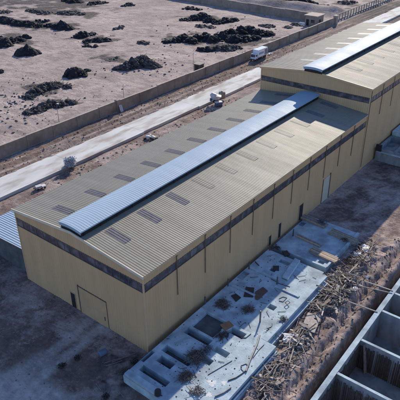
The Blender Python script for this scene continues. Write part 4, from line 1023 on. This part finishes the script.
sheet([(220, 325), (229, 321), (234, 326), (225, 331)], ZA, .05, 'plywood_sheet', 'orange plywood sheet lying between the near and middle slabs', 'ply', 'plywood')
sheet([(282, 252), (287, 251), (290, 255), (285, 257)], ZB+.002, .12, 'formwork_panel', 'dark panel beside the low plinth at the end of the middle slab', 'film', 'panel')
sheet([(273, 266), (279, 266), (279, 271), (273, 270.5)], ZB+.002, .06, 'formwork_panel', 'lone small black square on the middle slab beside the plinth', 'film', 'panel')
def tangle(px, py, z, r_, n, label, m='oldbar', h=.5):
    h *= .6
    q = at(px, py, z); b = MB()
    for _ in range(n):
        a_ = random.random()*6.28; an = random.random()*6.28; rr = r_*random.random()**.7*.7; l_ = r_*random.uniform(.35, 1.0)
        x, y = rr*math.cos(a_), rr*math.sin(a_); z0 = .03+h*(1-rr/r_)*random.random()
        k_ = random.uniform(-.25, .25)*l_
        b.tube([(x-l_*math.cos(an)*.6, y-l_*math.sin(an)*.6, max(.02, z0-.1)), (x-k_*math.sin(an), y+k_*math.cos(an), z0+.06), (x+l_*math.cos(an)*.6, y+l_*math.sin(an)*.6, max(.02, z0+random.uniform(-.15, .25)))], random.uniform(.016, .03), 4)
    o = b.build('bar_tangle', m); o.location = (q[0], q[1], z); return tag(o, label, 'bar heap', 'tangles of bars on the slabs')
tangle(196, 358, ZA, 1.25, 130, 'big spiky tangle of bars across the slots of the near slab', h=.7)
tangle(206, 350, ZA, .8, 50, 'smaller tangle of bars just above the big spiky one', 'steel')
tangle(185, 377, ZA, 1.0, 80, 'tangle of bars in shade at the near end of the near slab')
tangle(223, 305, ZB, 1.05, 100, 'rusty mesh tangle close to the wall on the middle slab', h=.5)
tangle(249, 310, ZB, .85, 70, 'greenish brown tangle below the black panel', h=.5)
tangle(197, 391, ZA, .9, 45, 'small splayed bunch of sticks on the sunny edge of the near slab', 'wood0')
tangle(222, 336, ZA, 1.0, 45, 'thin bars spilled below the orange plywood', 'rebar', h=.2)
tangle(283, 320, ZB+.2, .7, 26, 'short wooden offcuts on the sunny edge beam', 'wood2', h=.2)
tangle(271, 332, .6, 1.0, 45, 'dark clutter in the corner where near and middle slabs meet', 'wood2', h=.3)
tangle(275, 248, ZB, .9, 40, 'dark offcuts at the far end of the middle slab', 'rebar', h=.2)
tangle(322, 222, ZC+.3, .9, 50, 'dark bundle lying across the far left timber stack', 'steel', h=.3)
tangle(345, 240, ZC+.32, .7, 24, 'dark bars on the far right timber stack', 'rebar', h=.2)
tangle(349, 262, ZC+.1, 1.2, 60, 'dark bars at the right edge of the far slab', 'rebar', h=.35)
def rod(pts, z, r_, label, m='rebar', dz=None):
    P = [at(x, y, z) for x, y in pts]; c_ = P[0]; b = MB()
    b.tube([(p[0]-c_[0], p[1]-c_[1], r_+.006+(dz[k] if dz else 0)) for k, p in enumerate(P)], r_, 6)
    o = b.build('steel_bar', m); o.location = (c_[0], c_[1], z); return tag(o, label, 'bar', 'single bars lying on the slabs')
rod([(208, 375), (220, 368), (232, 361)], ZA, .03, 'long thin bar lying across the sunny part of the near slab')
rod([(228, 381), (236, 378), (242, 374), (246, 371)], ZA, .05, 'dark bar whose end meets the long dark pipe on the near slab')
rod([(215, 397), (224, 393), (231, 388)], ZA, .07, 'thick dark bar nearest the bottom of the near slab', 'steel')
rod([(241, 338), (246, 338), (251, 334)], ZA, .035, 'short curved bar at the far corner of the near slab')
rod([(246, 372), (250, 361), (257, 345), (259.7, 336)], ZA, .09, 'long dark pipe lying across the sunny near slab', 'steel')
rod([(253, 358), (259, 350), (264, 345)], ZA, .03, 'thin bar to the right of the long dark pipe')
rod([(241, 366), (246, 364), (249, 367), (244, 372), (241, 369), (241, 366)], ZA, .03, 'small wire loop beside the end of the long dark pipe')
rod([(285, 303), (288, 301), (290, 303), (287, 305), (285, 303)], ZB+.2, .04, 'small dark hoop on the edge beam')
rod([(279, 299), (283, 297), (287, 298), (283, 302), (279, 301)], ZB, .03, 'larger wire loop beside the hoop on the edge beam')
rod([(255, 262), (259, 266)], ZB, .06, 'short dark bar near the wall on the middle slab')
rod([(271, 279), (280, 284), (290, 287)], ZB, .03, 'thin bar in shade below the plinth of the middle slab')
for px, py, z, r_, lab in ((212, 383, ZA, .5, 'white splash of lime on the sunny near slab, larger one'), (209, 395, ZA, .35, 'white splash of lime close to the splayed sticks'), (224, 383, ZA, .3, 'white splash of lime near the thick dark bar')):
    q = at(px, py, z); b = MB(); n_ = 40
    R_ = [r_*.75*(1+.22*math.sin(k*.47+px)+.16*math.sin(k*.94)+.08*random.random()) for k in range(n_)]
    b.v = [(0, 0, .012)]+[(R_[k]*math.cos(k*2*math.pi/n_), R_[k]*math.sin(k*2*math.pi/n_), .004) for k in range(n_)]; b.f = [(0, k+1, (k+1) % n_+1) for k in range(n_)]
    o = b.build('lime_splash', 'lime'); o.location = (q[0], q[1], z+.002); tag(o, lab, 'splash', 'lime splashes on the near slab')
# stub columns / starter posts along the wall side
pb = MB(); pb.box(-.07, .07, -.07, .07, 0, 1.05); pb.tube([(-.04, -.04, 1.05), (-.05, -.05, 1.4)], .012, 4); pb.tube([(.04, .04, 1.05), (.05, .06, 1.45)], .012, 4)
p0 = pb.build('stub_post', 'steel'); pm = p0.data; bpy.data.objects.remove(p0)
for px, py, z, lab in ((205, 304, ZA-.1, 'short dark stub post by the wall beside the near slab pits'), (228, 286, ZB, 'short dark stub post by the wall, left of the black panels'), (249, 269, ZB, 'short dark stub post by the wall above the black panels'), (277, 284, ZB, 'short dark stub post in the open below the plinth'), (260, 322, ZB, 'dark stub post where the long pipe ends'), (293, 236, ZC, 'short dark stub post by the wall on the far slab')):
    q = at(px, py, z); o = bpy.data.objects.new('stub_post', pm); COL.objects.link(o); o.location = (q[0], q[1], z); o.scale = (1, 1, 1.5 if px == 260 else 1); tag(o, lab, 'post', 'stub posts on the slabs')

# ------------------------------------------------------------------ small things on the shaded forecourt
q = at(103, 355); t = thing('barrel', 'dull blue barrel lying on the shaded soil near the gable wall', 'barrel', (q[0], q[1], gh(q[0], q[1])), rz=R(75)); t.scale = (.75, .8, .8)
b = MB(); b.lathe([(.38, -.55), (.42, -.45), (.40, -.2), (.43, 0), (.40, .2), (.42, .45), (.38, .55)], (0, 0, .42), 18, 'x'); b.build('drum', 'bluebarrel', t, local=True, smooth=True)
b = MB(); b.lathe([(.08, .552), (.08, .59)], (0, 0, .62), 10, 'x'); b.build('cap', 'film', t, local=True)
def scrub(px, py, r_, lab, n=220):
    q = at(px, py); t = thing('dry_bush', lab, 'bush', (q[0], q[1], gh(q[0], q[1])), 'dry bushes on the forecourt')
    b = MB()
    for k in range(14):
        a_ = random.random()*6.28; e_ = random.uniform(.4, 1.2); b.tube([(0, 0, -.05), (r_*.5*math.cos(a_), r_*.5*math.sin(a_), r_*e_*.5), (r_*math.cos(a_), r_*math.sin(a_), r_*e_)], .02, 4, .008)
    b.build('stems', 'rebar', t, local=True)
    b = MB(); leaf_ball(b, (0, 0, r_*.45), (r_, r_, r_*.6), n, .13); b.build('foliage', 'leaf_dark', t, local=True)
scrub(62, 368, .65, 'dark dry bush left of the blue barrel on the forecourt')
scrub(135, 364, .75, 'dark dry bush at the warehouse corner beside the foundation beam')
scrub(78, 359, .5, 'small dark bush between the larger one and the blue barrel')
scrub(106, 398, .6, 'dark dry bush at the bottom of the picture')
GS = 'pale rods on the forecourt'
for a_, c_, lab in (((104, 364), (125, 357), 'upper pale rod lying right of the blue barrel'), ((106, 367), (122, 361), 'middle pale rod lying right of the blue barrel'), ((112, 363), (139, 352), 'longest pale rod running to the warehouse corner'), ((118, 391), (124, 398), 'short pale stick below the foundation corner'), ((96, 384), (101, 391), 'stick lying near the bottom dry bush')):
    p, r_ = at(*a_), at(*c_)
    plank('rod', (p[0], p[1], gh(p[0], p[1])+.08), (r_[0], r_[1], gh(r_[0], r_[1])+.08), .06, .05, 'wood1', lab, 'rod', GS)
tangle(120, 372, .05, 1.1, 30, 'thin scatter of sticks on the soil below the warehouse corner', 'wood2', h=.15)
